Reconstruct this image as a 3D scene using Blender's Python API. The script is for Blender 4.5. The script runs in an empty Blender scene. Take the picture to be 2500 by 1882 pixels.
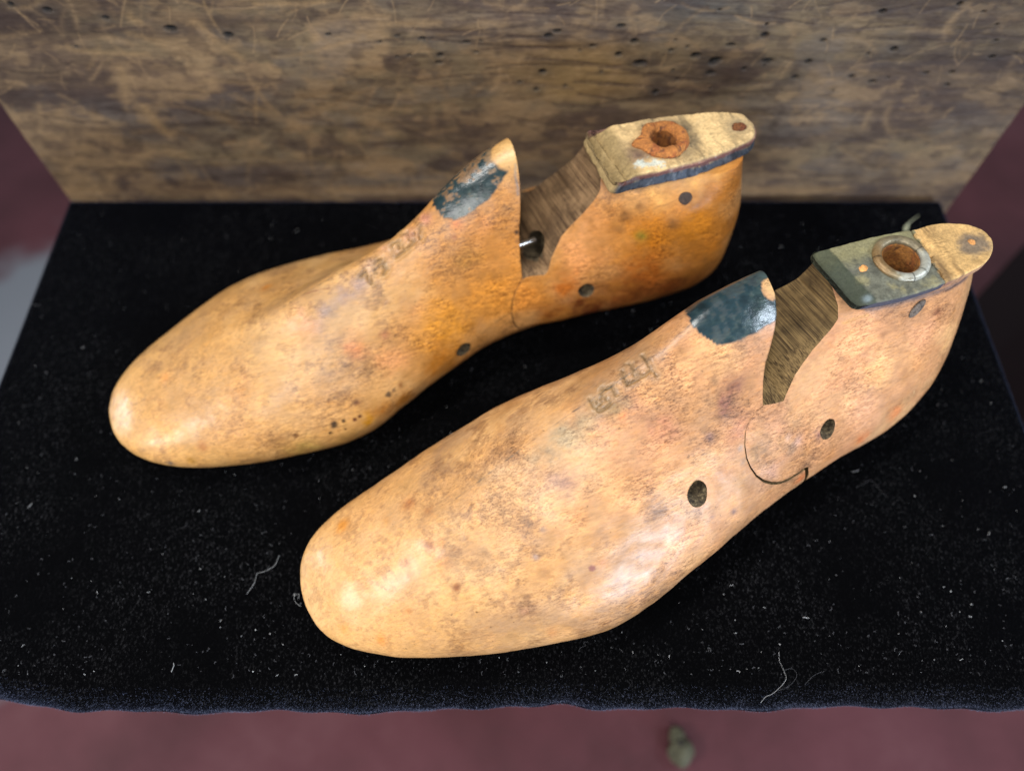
import bpy, bmesh, math, random
import numpy as np
from mathutils import Vector, Matrix
from mathutils.bvhtree import BVHTree
S = bpy.context.scene
COL = S.collection
R = math.radians
random.seed(7)

# ------------------------------------------------------------------ camera
CAM_H = .28
cam_d = bpy.data.cameras.new('camera')
cam_d.sensor_fit = 'HORIZONTAL'; cam_d.sensor_width = 36
cam_d.lens = 1824 / 2500 * 36
cam_d.clip_start = .01; cam_d.clip_end = 20
cam_d.dof.use_dof = True; cam_d.dof.focus_distance = .249; cam_d.dof.aperture_fstop = 4.4
cam = bpy.data.objects.new('camera', cam_d); COL.objects.link(cam)
cam.location = (0, 0, CAM_H); cam.rotation_euler = (R(90 - 60.7), 0, 0)
S.camera = cam

# ------------------------------------------------------------------ light
W = bpy.data.worlds.new('World'); S.world = W; W.use_nodes = True
bg = W.node_tree.nodes['Background']; bg.inputs[0].default_value = (.80, .88, 1, 1); bg.inputs[1].default_value = .42
def area(name, loc, target, sx, sy, power, col, spread=180):
    l = bpy.data.lights.new(name, 'AREA'); l.shape = 'RECTANGLE'; l.size = sx; l.size_y = sy; l.energy = power; l.color = col; l.spread = R(spread)
    o = bpy.data.objects.new(name, l); COL.objects.link(o); o.location = loc
    o.rotation_euler = (Vector(target) - Vector(loc)).to_track_quat('-Z', 'Y').to_euler()
    return o
area('key_lamp', (-.85, -.30, .62), (0, .12, .03), .24, .24, .85, (1, .97, .93), 62)
area('front_lamp', (-.05, -.55, .95), (0.03, .12, .03), .55, .40, .95, (1, .97, .94), 60)
area('window_lamp', (.70, -.80, .05), (.04, .09, .035), .42, .15, 1.5, (.70, .82, 1), 60)
area('side_lamp', (-1.0, .26, .10), (-.05, .11, .03), .20, .14, .20, (.90, .95, 1), 50)
area('right_lamp', (.90, .05, .66), (.07, .14, .05), .20, .16, .42, (.75, .86, 1), 60)
area('top_lamp', (-.12, .28, 1.0), (0, .12, 0), .30, .12, .55, (1, .97, .92), 60)

vs = S.view_settings
vs.view_transform = 'Standard'; vs.look = 'None'; vs.exposure = 0; vs.gamma = 1; vs.use_curve_mapping = False
S.render.engine = 'CYCLES'; S.cycles.use_denoising = True; S.cycles.max_bounces = 6

# ------------------------------------------------------------------ helpers
def lin(c, k=1.):
    c = np.asarray(c, float) / 255.
    return np.where(c <= .04045, c / 12.92, ((c + .055) / 1.055) ** 2.4) * k
_rs = np.random.RandomState(3)
_LAT = _rs.rand(32, 32, 32)
def vnoise(P, f, seed=0):
    """smooth value noise, P in metres, f in cycles per metre (scalar or 3-vector)"""
    Q = P * np.asarray(f) + seed * 7.31 + 100
    i = np.floor(Q).astype(int); t = Q - i; t = t * t * (3 - 2 * t); out = 0
    for dx in (0, 1):
        wx = t[..., 0] if dx else 1 - t[..., 0]
        for dy in (0, 1):
            wy = t[..., 1] if dy else 1 - t[..., 1]
            for dz in (0, 1):
                wz = t[..., 2] if dz else 1 - t[..., 2]
                out = out + _LAT[(i[..., 0] + dx) % 32, (i[..., 1] + dy) % 32, (i[..., 2] + dz) % 32] * wx * wy * wz
    return out
def fbm(P, f, seed=0, n=4):
    o = 0; a = .5; f = np.asarray(f, float)
    for k in range(n):
        o = o + a * (vnoise(P, f, seed + k * 1.7) - .5); f = f * 2.03; a *= .55
    return o
def sstep(a, b, x):
    t = np.clip((x - a) / (b - a), 0, 1); return t * t * (3 - 2 * t)
def seg_dist(P, pts):
    d = np.full(len(P), 9.)
    for a, b in zip(pts[:-1], pts[1:]):
        a = np.array(a); b = np.array(b); ab = b - a
        t = np.clip(((P - a) @ ab) / max(ab @ ab, 1e-12), 0, 1)
        d = np.minimum(d, np.linalg.norm(P - a - t[:, None] * ab, axis=1))
    return d
def mesh_obj(name, verts, faces, mat, parent=None, smooth=True, angle=None):
    me = bpy.data.meshes.new(name); me.from_pydata([tuple(v) for v in verts], [], [tuple(f) for f in faces]); me.update()
    for m in (mat if isinstance(mat, (list, tuple)) else [mat]): me.materials.append(m)
    o = bpy.data.objects.new(name, me); COL.objects.link(o)
    if parent: o.parent = parent
    if smooth: me.shade_smooth()
    if angle: me.set_sharp_from_angle(angle=R(angle))
    return o
def tag(o, label=None, cat=None, group=None, kind=None):
    for k, v in (('label', label), ('category', cat), ('group', group), ('kind', kind)):
        if v: o[k] = v
    return o
def set_col(me, cols, name='tint', alpha=None):
    a = me.color_attributes.new(name, 'FLOAT_COLOR', 'POINT')
    c = np.ones((len(me.vertices), 4), np.float32); c[:, :3] = cols
    if alpha is not None: c[:, 3] = alpha
    a.data.foreach_set('color', c.ravel())
def get_co(me):
    v = np.empty(len(me.vertices) * 3, np.float32); me.vertices.foreach_get('co', v); return v.reshape(-1, 3).astype(float)
def evaluated(o):
    dg = bpy.context.evaluated_depsgraph_get(); dg.update()
    return bpy.data.meshes.new_from_object(o.evaluated_get(dg), depsgraph=dg)
def boolean(o, cutter, op):
    par = o.parent; o.parent = None
    m = o.modifiers.new('b', 'BOOLEAN'); m.operation = op; m.object = cutter; m.solver = BS[0]
    n0 = len(o.data.vertices); me = evaluated(o); o.modifiers.clear(); o.parent = par; print('bool', o.name, op, n0, len(me.vertices)); old = o.data; o.data = me; bpy.data.meshes.remove(old)
    if len(me.vertices) == n0 and BS[0] == 'MANIFOLD':
        BS[0] = 'EXACT'; boolean(o, cutter, op); BS[0] = 'MANIFOLD'
BS = ['MANIFOLD']
def prism(poly, y0=-.2, y1=.2, skew=0., ys=0.):
    """extrude an x,z polygon along local y"""
    n = len(poly); a = sum(poly[i][0] * poly[(i + 1) % n][1] - poly[(i + 1) % n][0] * poly[i][1] for i in range(n))
    if a < 0: poly = poly[::-1]
    v = [(x, y0, z + skew * (y0 - ys)) for x, z in poly] + [(x, y1, z + skew * (y1 - ys)) for x, z in poly]
    f = [tuple(range(n)), tuple(range(2 * n - 1, n - 1, -1))]
    f += [(i, i + n, (i + 1) % n + n, (i + 1) % n) for i in range(n)]
    return tmp_obj(v, f)
def tmp_obj(v, f):
    me = bpy.data.meshes.new('tmp'); me.from_pydata(v, [], f)
    bm = bmesh.new(); bm.from_mesh(me); bmesh.ops.recalc_face_normals(bm, faces=bm.faces); bm.to_mesh(me); bm.free()
    o = bpy.data.objects.new('tmp', me); COL.objects.link(o); return o
def cyl(center, axis, r, length, n=40, wob=0.0):
    """closed cylinder starting at center - axis*length/2"""
    ax = Vector(axis).normalized(); q = ax.to_track_quat('Z', 'Y'); v = []
    for k in (-.5, .5):
        for i in range(n):
            a = 2 * math.pi * i / n; rr = r * (1 + wob * math.sin(3 * a + 1) + wob * .6 * math.sin(5 * a))
            v.append(tuple(Vector(center) + q @ Vector((rr * math.cos(a), rr * math.sin(a), k * length))))
    f = [tuple(range(n - 1, -1, -1)), tuple(range(n, 2 * n))] + [(i, (i + 1) % n, (i + 1) % n + n, i + n) for i in range(n)]
    return tmp_obj(v, f)
def kill(o):
    me = o.data; bpy.data.objects.remove(o); bpy.data.meshes.remove(me)

# ------------------------------------------------------------------ node materials
class NT:
    def __init__(s, name):
        s.m = bpy.data.materials.new(name); s.m.use_nodes = True; s.t = s.m.node_tree
        s.b = s.t.nodes['Principled BSDF']; s.tc = s.t.nodes.new('ShaderNodeTexCoord')
    def n(s, typ, **kw):
        nd = s.t.nodes.new(typ)
        for k, v in kw.items(): setattr(nd, k, v)
        return nd
    def link(s, a, b): s.t.links.new(a, b)
    def mapped(s, scale=(1, 1, 1), rot=(0, 0, 0), pre=None):
        src = s.tc.outputs['Object']
        if pre is not None:
            m0 = s.n('ShaderNodeMapping'); m0.inputs['Rotation'].default_value = pre; s.link(src, m0.inputs[0]); src = m0.outputs[0]
        mp = s.n('ShaderNodeMapping'); mp.inputs['Scale'].default_value = scale; mp.inputs['Rotation'].default_value = rot
        s.link(src, mp.inputs[0]); return mp.outputs[0]
    def noise(s, scale, detail=4, rough=.6, vec=None, dist=0):
        nd = s.n('ShaderNodeTexNoise'); nd.inputs['Scale'].default_value = scale; nd.inputs['Detail'].default_value = detail
        nd.inputs['Roughness'].default_value = rough; nd.inputs['Distortion'].default_value = dist
        s.link(vec if vec is not None else s.tc.outputs['Object'], nd.inputs['Vector']); return nd.outputs[0]
    def ramp(s, fac, stops):
        nd = s.n('ShaderNodeValToRGB'); cr = nd.color_ramp
        while len(cr.elements) < len(stops): cr.elements.new(.5)
        for e, (p, c) in zip(cr.elements, stops):
            e.position = p; e.color = (c, c, c, 1) if isinstance(c, (int, float)) else (*c, 1)
        s.link(fac, nd.inputs[0]); return nd.outputs[0]
    def mix(s, fac, a, b, mode='MIX'):
        nd = s.n('ShaderNodeMix', data_type='RGBA', blend_type=mode)
        for sock, v in ((nd.inputs[0], fac), (nd.inputs[6], a), (nd.inputs[7], b)):
            if hasattr(v, 'links'): s.link(v, sock)
            elif isinstance(v, (int, float)): sock.default_value = v
            else: sock.default_value = (*v, 1)
        return nd.outputs[2]
    def math(s, op, a, b=0.):
        nd = s.n('ShaderNodeMath', operation=op)
        for sock, v in ((nd.inputs[0], a), (nd.inputs[1], b)):
            if hasattr(v, 'links'): s.link(v, sock)
            else: sock.default_value = v
        return nd.outputs[0]
    def bump(s, h, dist, strength=1., normal=None):
        nd = s.n('ShaderNodeBump'); nd.inputs['Distance'].default_value = dist; nd.inputs['Strength'].default_value = strength
        s.link(h, nd.inputs['Height'])
        if normal is not None: s.link(normal, nd.inputs['Normal'])
        return nd.outputs[0]
    def attr(s, name='tint'):
        nd = s.n('ShaderNodeAttribute'); nd.attribute_name = name; return nd.outputs['Color']
    def bevel(s, r):
        nd = s.n('ShaderNodeBevel'); nd.samples = 4; nd.inputs['Radius'].default_value = r; return nd.outputs[0]
    def out(s, color=None, rough=None, normal=None, **kw):
        if color is not None:
            if hasattr(color, 'links'): s.link(color, s.b.inputs['Base Color'])
            else: s.b.inputs['Base Color'].default_value = (*color, 1)
        if rough is not None:
            if hasattr(rough, 'links'): s.link(rough, s.b.inputs['Roughness'])
            else: s.b.inputs['Roughness'].default_value = rough
        if normal is not None: s.link(normal, s.b.inputs['Normal'])
        for k, v in kw.items(): s.b.inputs[k].default_value = v
        return s.m

def mat_wood():
    n = NT('polished_maple')
    g = n.mapped((.30, 1, 1), (0, 0, .1))
    # short dark pores running along the grain, more of them in patches
    p = n.noise(3000, 2, .6, g); patch = n.noise(55, 3, .6)
    pores = n.ramp(p, [(.53, 0.), (.63, 1.)])
    pstr = n.math('MULTIPLY', pores, n.ramp(patch, [(.36, .25), (.62, 1.)]))
    an = n.n('ShaderNodeAttribute'); an.attribute_name = 'tint'; c = an.outputs['Color']; al = an.outputs['Alpha']
    pstr = n.math('MULTIPLY', pores, al)
    c = n.mix(n.math('MULTIPLY', pstr, .95), c, n.mix(1., c, (.30, .22, .16), 'MULTIPLY'))
    m = n.noise(1000, 5, .75, n.mapped((.28, 1, 1)))
    c = n.mix(n.math('ADD', n.math('MULTIPLY', al, .62), .20), c, n.ramp(m, [(.34, (.20, .165, .13)), (.58, (1.12, 1.12, 1.12))]), 'MULTIPLY')
    lt = n.ramp(n.noise(900, 4, .7, g), [(.50, 0.), (.75, .55)])
    c = n.mix(lt, c, (.80, .62, .40), 'SOFT_LIGHT')
    # rare flecks
    fl = n.ramp(n.noise(620, 2, .5), [(.71, 0.), (.76, 1.)])
    c = n.mix(n.math('MULTIPLY', fl, .6), c, (.10, .055, .025))
    r = n.math('MULTIPLY', n.ramp(n.noise(160, 4, .6), [(.3, .35), (.7, .50)]), n.ramp(al, [(0., .50), (.03, 1.)]))
    h = n.math('ADD', n.math('MULTIPLY', n.noise(1400, 3, .6, g), .6), n.math('MULTIPLY', n.noise(190, 4, .6), 1.4))
    nm = n.bump(h, .00022, .55, n.bevel(.0006))
    n.b.inputs['Coat Weight'].default_value = .15; n.b.inputs['Coat Roughness'].default_value = .24
    return n.out(c, r, nm, **{'Specular IOR Level': .42})
def mat_sawn(name, dark, light, skewdeg):
    n = NT(name)
    v = n.mapped((1, .022, 1), pre=(R(skewdeg), 0, 0))
    s_ = n.noise(2300, 3, .7, v); s2 = n.noise(330, 3, .6, v); b = n.noise(60, 4, .65)
    f = n.math('ADD', n.math('MULTIPLY', s_, .72), n.math('MULTIPLY', s2, .28))
    c = n.ramp(f, [(.40, dark), (.50, tuple((a + b_) / 2 for a, b_ in zip(dark, light))), (.61, light)])
    c = n.mix(n.ramp(b, [(.42, 0.), (.62, .6)]), c, tuple(x * .45 for x in dark))
    c = n.mix(n.ramp(n.noise(90, 3, .6), [(.54, 0.), (.72, .4)]), c, tuple(min(1, x * 1.25) for x in light))
    nm = n.bump(f, .0005, .8, n.bevel(.0004))
    return n.out(c, .75, nm, **{'Specular IOR Level': .25})
def mat_hole():
    n = NT('drilled_hole_wood')
    c = n.ramp(n.noise(700, 5, .7), [(.35, (.02, .013, .007)), (.52, (.08, .056, .028)), (.68, (.25, .19, .10))])
    return n.out(c, .85, n.bump(n.noise(900, 4, .7), .0006, .9))
def mat_plate(name, a, b, c_, sc=260, bd=.0005, bs=.8, rough=.75):
    n = NT(name)
    f = n.noise(sc, 6, .72, n.mapped((1, .8, 1)), .6); g = n.noise(sc * 7, 3, .7)
    c = n.ramp(f, [(.33, a), (.50, b), (.66, c_)])
    c = n.mix(.5, c, n.ramp(g, [(.3, (.45, .45, .45)), (.65, (1.1, 1.1, 1.1))]), 'MULTIPLY')
    h = n.math('ADD', f, n.math('MULTIPLY', g, .5))
    return n.out(c, rough, n.bump(h, bd, bs, n.bevel(.0005)))
def mat_attr(name, rough, sc=1200, bd=.0004, bs=.7, **kw):
    n = NT(name)
    g = n.noise(sc, 4, .7)
    c = n.mix(.55, n.attr(), n.ramp(g, [(.3, (.4, .4, .4)), (.62, (1.15, 1.15, 1.15))]), 'MULTIPLY')
    return n.out(c, rough, n.bump(n.math('ADD', g, n.math('MULTIPLY', n.noise(sc * .3, 3, .6), 1.5)), bd, bs, n.bevel(.0004)), **kw)
M_WOOD = mat_wood()
M_SAWF = mat_sawn('sawn_wood_brown', (.060, .031, .015), (.34, .21, .105), 13.5)
M_SAWN = mat_sawn('sawn_wood_umber', (.040, .022, .008), (.27, .175, .070), 11.3)
M_HOLE = mat_hole()
M_TOP = mat_attr('worn_top_face', .8, 1000)
M_RUST = mat_attr('rusty_iron', .85, 1500, .0007, 1.)
M_RING = mat_attr('tarnished_brass', .38, 800, .0003, .5, Metallic=.35)

def mat_velvet():
    n = NT('black_velvet')
    f = n.noise(1500, 3, .8, n.mapped((1, .55, 1))); b = n.noise(22, 4, .6)
    c = n.mix(n.math('MULTIPLY', n.ramp(f, [(.56, 0.), (.74, 1.)]), n.ramp(b, [(.38, .08), (.66, 1.)])), (.0010, .0010, .0012), (.046, .046, .050))
    n.b.inputs['Sheen Weight'].default_value = .11; n.b.inputs['Sheen Roughness'].default_value = .30
    n.b.inputs['Sheen Tint'].default_value = (.42, .52, .95, 1)
    return n.out(c, .95, n.bump(f, .0006, .7), **{'Specular IOR Level': .02})
M_VELVET = mat_velvet()
def mat_floor():
    n = NT('red_painted_floor')
    P = n.tc.outputs['Object']
    a = n.noise(7, 5, .6); c = n.ramp(a, [(.35, (.065, .010, .014)), (.55, (.115, .026, .034)), (.72, (.155, .050, .058))])
    # bare concrete showing where the paint has worn off on the left
    g = n.n('ShaderNodeVectorMath', operation='DISTANCE'); n.link(P, g.inputs[0]); g.inputs[1].default_value = GREY_SPOT
    gm = n.math('ADD', g.outputs['Value'], n.math('MULTIPLY', n.math('SUBTRACT', n.noise(9, 3, .6), .5), .16))
    c = n.mix(n.ramp(gm, [(.155, 1.), (.185, 0.)]), c, (.22, .235, .26))
    g2 = n.n('ShaderNodeVectorMath', operation='DISTANCE'); n.link(P, g2.inputs[0]); g2.inputs[1].default_value = GREY_SPOT2
    c = n.mix(n.ramp(g2.outputs['Value'], [(.05, 1.), (.07, 0.)]), c, (.34, .35, .38))
    return n.out(c, .6, n.bump(n.noise(60, 5, .6), .001, .4))
FLOOR_Z = -.22
GREY_SPOT = (-.40, .235, 0); GREY_SPOT2 = (.44, .14, 0)

# ------------------------------------------------------------------ setting
FS = 3.0
mesh_obj('floor', [(-FS, -FS, 0), (FS, -FS, 0), (FS, FS, 0), (-FS, FS, 0)], [(0, 1, 2, 3)], mat_floor(), smooth=False)
fl = bpy.data.objects['floor']; fl.location.z = FLOOR_Z; tag(fl, kind='structure')

def build_board():
    """old plank standing behind the cloth; scratches, gouges and worm holes painted as wear per vertex"""
    x0, x1, z0, z1 = -.2232, .2236, FLOOR_Z + .001, .30
    y = .2665; th = .022
    nx = 1150; zs = np.concatenate([np.linspace(z0, -.035, 20)[:-1], np.linspace(-.035, .135, 430), np.linspace(.135, z1, 20)[1:]])
    xs = np.linspace(x0, x1, nx)
    X, Z = np.meshgrid(xs, zs, indexing='ij')
    P = np.stack([X, Z * 0, Z], -1).reshape(-1, 3)
    rs = np.random.RandomState(11)
    base = lin((122, 101, 78)); dark = lin((78, 62, 56)); tan = lin((158, 129, 94)); grey = lin((106, 98, 92)); ochre = lin((130, 112, 84))
    c = np.tile(base, (len(P), 1))
    def mixc(col, w):
        nonlocal c; w = np.clip(w, 0, 1)[:, None]; c = c * (1 - w) + col * w
    s1 = fbm(P, (9, 1, 60), 1, 5); s2 = fbm(P, (22, 1, 210), 2, 4); s3 = fbm(P, (30, 1, 45), 3, 5); s4 = fbm(P, (160, 1, 260), 4, 4); s5 = fbm(P, (60, 1, 900), 15, 3)
    left = 1 - sstep(-.06, .08, P[:, 0] + s1 * .15)
    mixc(dark, sstep(.02, .20, s1 + .05 * left) * .8)
    mixc(grey, sstep(.02, .14, fbm(P, (12, 1, 30), 5, 4)) * .5)
    mixc(ochre, sstep(.0, .15, fbm(P, (14, 1, 34), 6, 4)) * .65)
    mixc(dark * .9, sstep(.03, .17, s2) * .3)
    mixc(tan, sstep(.05, .17, s3) * (.25 + .45 * left))
    mixc(dark * .7, sstep(.08, .2, s4) * .45)
    mixc(dark * .8, sstep(.06, .18, s5) * .25)
    m1 = fbm(P, (42, 1, 70), 41, 5); m2 = fbm(P, (110, 1, 150), 42, 5)
    mixc(dark, sstep(.04, .20, m1) * .6); mixc(tan, sstep(.05, .18, m2) * .45); mixc(grey, sstep(.03, .2, -m1) * .35); mixc(dark * .6, sstep(.08, .2, -m2) * .4)
    # a dark waist of grain and the paler bottom rim
    for zc, w, k, ph in ((.037, .0028, .5, 0), (.022, .002, .45, 2), (.072, .0025, .4, 4), (.009, .0018, .4, 1), (.090, .003, .35, 3)):
        zz = zc + .004 * np.sin(P[:, 0] * 22 + ph) + .01 * (vnoise(P, (18, 1, 1), ph + 9) - .5)
        mixc(dark * .75, np.exp(-((P[:, 2] - zz) / w) ** 2) * k * sstep(.35, .6, vnoise(P, (30, 1, 5), ph + 20)))
    mixc(lin((165, 130, 88)), np.exp(-((P[:, 2] - .003) / .0035) ** 2) * .55 * sstep(.3, .6, vnoise(P, (35, 1, 5), 31)))
    mixc(dark * .55, sstep(.070, .135, P[:, 2] + s1 * .12 + .05 * (abs(P[:, 0]) / .22) ** 2 - .012) * .62)  # darker brown stain at the top; both ends darkened as painted corner shading
    # smudge of grey blue at upper right, pale patch in the middle right
    mixc(lin((72, 70, 68)), sstep(.2, 1, 1 - np.hypot((P[:, 0] - .075) / .05, (P[:, 2] - .101) / .016) + s3) * .8)
    mixc(lin((150, 122, 78)), sstep(.0, .9, 1 - np.hypot((P[:, 0] - .030) / .035, (P[:, 2] - .070) / .018) + s3) * .7)
    disp = s4 * .0004 + s2 * .0006
    kd = X * 0
    def stroke(x, z, ang, ln, wd, col, k, curve=0):
        nonlocal c, disp
        t = np.linspace(-.5, .5, 7); a = ang + curve * t; pts = [np.array([x, 0, z])]
        for q in range(1, 7): pts.append(pts[-1] + np.array([math.cos(a[q]), 0, math.sin(a[q])]) * ln / 6)
        lo = np.min(pts, 0) - wd * 3; hi = np.max(pts, 0) + wd * 3
        idx = np.where((P[:, 0] > lo[0]) & (P[:, 0] < hi[0]) & (P[:, 2] > lo[2]) & (P[:, 2] < hi[2]))[0]
        if len(idx) == 0: return
        d = seg_dist(P[idx], pts); nz = vnoise(P[idx], 1400, 8)
        w = (np.exp(-(d / wd) ** 2) * (.35 + .9 * nz) * k)[:, None]; w = np.clip(w, 0, 1)
        c[idx] = c[idx] * (1 - w) + np.asarray(col) * w; disp[idx] -= w[:, 0] * .0002
    L_ = lambda lo, hi: rs.uniform(lo, hi)
    for _ in range(300):           # pale scratches, thick on the left half
        x = x0 + (x1 - x0) * rs.rand() ** 1.5; z = L_(-.01, .125)
        stroke(x, z, rs.choice([L_(-.25, .25), L_(0, math.pi), L_(.9, 2.0)], p=[.40, .35, .25]), L_(.004, .024), L_(.0004, .0017), tan * L_(.7, 1.1), L_(.2, .65), L_(-1.3, 1.3))
    for _ in range(160):
        stroke(L_(x0, x1), L_(-.01, .125), L_(-.2, .2), L_(.008, .05), L_(.0004, .001), dark * L_(.5, .9), L_(.4, .8), L_(-.4, .4))
    for _ in range(200):
        stroke(L_(x0, x1), L_(.06, .13), L_(0, 3.1), L_(.003, .012), .0003, tan * 1.1, L_(.3, .7), L_(-1, 1))
    gp = lambda px, py: GOUGE(px, py)
    for (ax, ay), (bx, by), wd, k, cv in (((625, 465), (730, 590), 2.4, .95, .5), ((520, 300), (545, 430), 2.0, .6, -.3), ((840, 100), (1040, 260), 1.8, .8, .1), ((300, 215), (640, 240), 1.1, .7, .2), ((1100, 20), (1400, 12), 1.0, .8, .1), ((1640, 105), (1900, 100), 1.3, .7, .1), ((1250, 510), (1590, 395), 2.0, .55, .3), ((880, 10), (960, 160), .7, .6, .3), ((380, 300), (430, 200), 1.2, .4, .3), ((1180, 250), (1560, 170), .9, .5, .4), ((560, 60), (600, 110), 1.5, .7, 2.5), ((700, 190), (560, 150), 1.6, .6, .3), ((920, 490), (1010, 530), 2.4, .5, .1), ((1110, 470), (1280, 540), 1.8, .5, .1)):
        a = gp(ax / 2212 * 1250, ay / 920 * 520); b = gp(bx / 2212 * 1250, by / 920 * 520); d = b - a
        stroke(a[0], a[1], math.atan2(d[1], d[0]), float(np.hypot(*d)), wd * .0011, lin((158, 128, 90)), k * .85, cv)
    HX = [(930,105),(960,90),(1270,195),(1330,85),(1365,70),(1418,120),(1465,120),(1505,130),(1575,155),(1640,135),(1660,95),(1690,115),(1708,140),(1750,150),(1755,155),(1495,68),(1550,105),(1650,170),(1740,185),(1595,230),(1660,200),(1860,90),(1790,110),(1860,165),(1960,155),(1950,190),(2030,215),(2080,195),(2120,130),(2190,125),(2255,170),(2330,170),(2330,200),(2250,235),(2450,100),(2435,60),(2335,12),(2395,25),(2470,140),(2420,148),(1870,60),(2150,25),(1325,215),(1380,215),(1470,180),(1810,165),(1865,142),(2185,195),(2140,200),(2200,120),(1760,25),(430,80),(1320,180),(1075,130),(1135,100),(1175,98),(1160,125),(1003,132),(1018,100),(1065,155),(30,15),(115,20),(260,45),(800,80),(560,85),(180,120),(1000,150),(1750,220),(2000,100)]
    for i, (px, py) in enumerate(HX):
        a = gp(px + rs.normal(0, 9), py + rs.normal(0, 5)); r = .0003 + .0008 * rs.rand() ** 1.5; ex = 1 + 1.3 * rs.rand()
        idx = np.where((abs(P[:, 0] - a[0]) < .007) & (abs(P[:, 2] - a[1]) < .004))[0]
        d = np.hypot((P[idx, 0] - a[0]) / ex, P[idx, 2] - a[1]); w = 1 - sstep(r * .7, r * 1.6, d)
        halo = np.exp(-(d / (r * 3.2)) ** 2) * .45
        c[idx] = c[idx] * (1 - halo[:, None]) + lin((62, 58, 56)) * halo[:, None]
        c[idx] = c[idx] * (1 - w[:, None]) + lin((14, 12, 12)) * w[:, None]; disp[idx] -= w * .0016
    nz = len(zs); V = P.copy(); V[:, 1] = y - disp
    F = []
    g = np.arange(nx * nz).reshape(nx, nz)
    q = np.stack([g[:-1, :-1], g[1:, :-1], g[1:, 1:], g[:-1, 1:]], -1).reshape(-1, 4)
    n0 = len(V)
    back = np.array([(x0, y + th, z0), (x1, y + th, z0), (x1, y + th, z1), (x0, y + th, z1)])
    me = bpy.data.meshes.new('wooden_board')
    ring = list(g[:, 0]) ; rr = list(g[-1, :]); tt = list(g[::-1, -1]); ll = list(g[0, ::-1])
    faces = [tuple(f) for f in q.tolist()] + [(n0 + 3, n0 + 2, n0 + 1, n0), tuple(ring[::-1]) + (n0, n0 + 1), tuple(rr[::-1]) + (n0 + 1, n0 + 2), tuple(tt[::-1]) + (n0 + 2, n0 + 3), tuple(ll[::-1]) + (n0 + 3, n0)]
    V = np.concatenate([V, back])
    me.from_pydata(V.tolist(), [], faces); me.validate()
    n = NT('weathered_board')
    f1 = n.noise(900, 4, .7, n.mapped((.25, 1, 1)))
    col = n.mix(.45, n.attr(), n.ramp(f1, [(.3, (.45, .45, .45)), (.62, (1.15, 1.15, 1.15))]), 'MULTIPLY')
    me.materials.append(n.out(col, .62, n.bump(f1, .0005, .6), **{'Specular IOR Level': .3}))
    o = bpy.data.objects.new('wooden_board', me); COL.objects.link(o)
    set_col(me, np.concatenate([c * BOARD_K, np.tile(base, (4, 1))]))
    me.polygons.foreach_set('use_smooth', [i < len(q) for i in range(len(me.polygons))])
    tag(o, 'old scratched brown plank with worm holes standing upright behind the black cloth', 'board')
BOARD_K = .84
def GOUGE(px, py):
    pit = R(60.7); fw = np.array([0, math.cos(pit), -math.sin(pit)]); up = np.array([0, math.sin(pit), math.cos(pit)])
    d = np.array([1., 0, 0]) * (px - 1250) + up * (941 - py) + fw * 1824; t = .2665 / d[1]
    return np.array([d[0] * t, CAM_H + d[2] * t])
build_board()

def build_velvet():
    """padded cloth: flat top, soft rolled edges and a short drop all round"""
    xl, xr, yb = -.2222, .2152, .2625
    # plan outline offsets: front edge wavy
    nx, ny = 420, 260
    prof_t = np.linspace(0, 1, ny)
    def front(x):
        return .0300 + .0004 * np.sin(x * 55 + 1.) + .0003 * np.sin(x * 131) + .0003 * np.sin(x * 310 + 2) + .0012 * np.exp(-((x - .018) / .008) ** 2) - .0014 * np.exp(-((x + .10) / .06) ** 2) + .0035 * sstep(-.15, -.19, x)
    xs = np.linspace(0, 1, nx)
    V = np.zeros((nx, ny, 3))
    rad = .0065; drop = .015
    ly = yb - .03
    for i, a in enumerate(xs):
        x = xl + (xr - xl) * a; f = front(x)
        # profile: drop, quarter round, top
        n1 = 26; n2 = 34; n3 = ny - n1 - n2
        yy = []; zz = []
        for k in range(n1):
            t = k / n1; yy.append(f + .0035 * (1 - t) ** 1.5 + .0006 * math.sin(x * 90 + t * 3)); zz.append(-rad - drop * (1 - t))
        for k in range(n2):
            t = k / n2 * math.pi / 2; yy.append(f + rad * 1.3 * (1 - math.cos(t)) ); zz.append(-rad + rad * math.sin(t))
        for k in range(n3):
            t = k / (n3 - 1); yy.append(f + rad * 1.3 + (yb - f - rad * 1.3) * t); zz.append(0)
        V[i, :, 0] = x; V[i, :, 1] = yy; V[i, :, 2] = zz
    P = V.reshape(-1, 3)
    P[:, 2] += .00022 * vnoise(P, 60, 2) - .0004 + .0012 * fbm(P, (18, 40, 0), 5, 3) * sstep(.075, .04, P[:, 1])
    # side roll: outer columns curl down
    e = np.minimum(P[:, 0] - xl, xr - P[:, 0]); P[:, 2] -= .003 * (1 - np.sqrt(np.clip(1 - (1 - np.clip(e / .003, 0, 1)) ** 2, 0, 1)))
    g = np.arange(nx * ny).reshape(nx, ny)
    q = np.stack([g[:-1, :-1], g[1:, :-1], g[1:, 1:], g[:-1, 1:]], -1).reshape(-1, 4).tolist()
    V = P.tolist()
    def skirt(idx, dx):
        nonlocal V, q
        base = len(V)
        for j in idx: V.append((V[j][0] + dx, V[j][1], -.0215))
        for k in range(len(idx) - 1): q.append((idx[k], idx[k + 1], base + k + 1, base + k) if dx < 0 else (idx[k + 1], idx[k], base + k, base + k + 1))
    skirt(list(g[0, 26:]), -.0004); skirt(list(g[-1, 26:]), .0004)
    o = mesh_obj('velvet_cloth', V, q, M_VELVET)
    sol = o.modifiers.new('thick', 'SOLIDIFY'); sol.thickness = .0008; sol.offset = -1
    tag(o, 'black velvet cloth spread under both wooden shoe lasts', 'cloth')
build_velvet()
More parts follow.
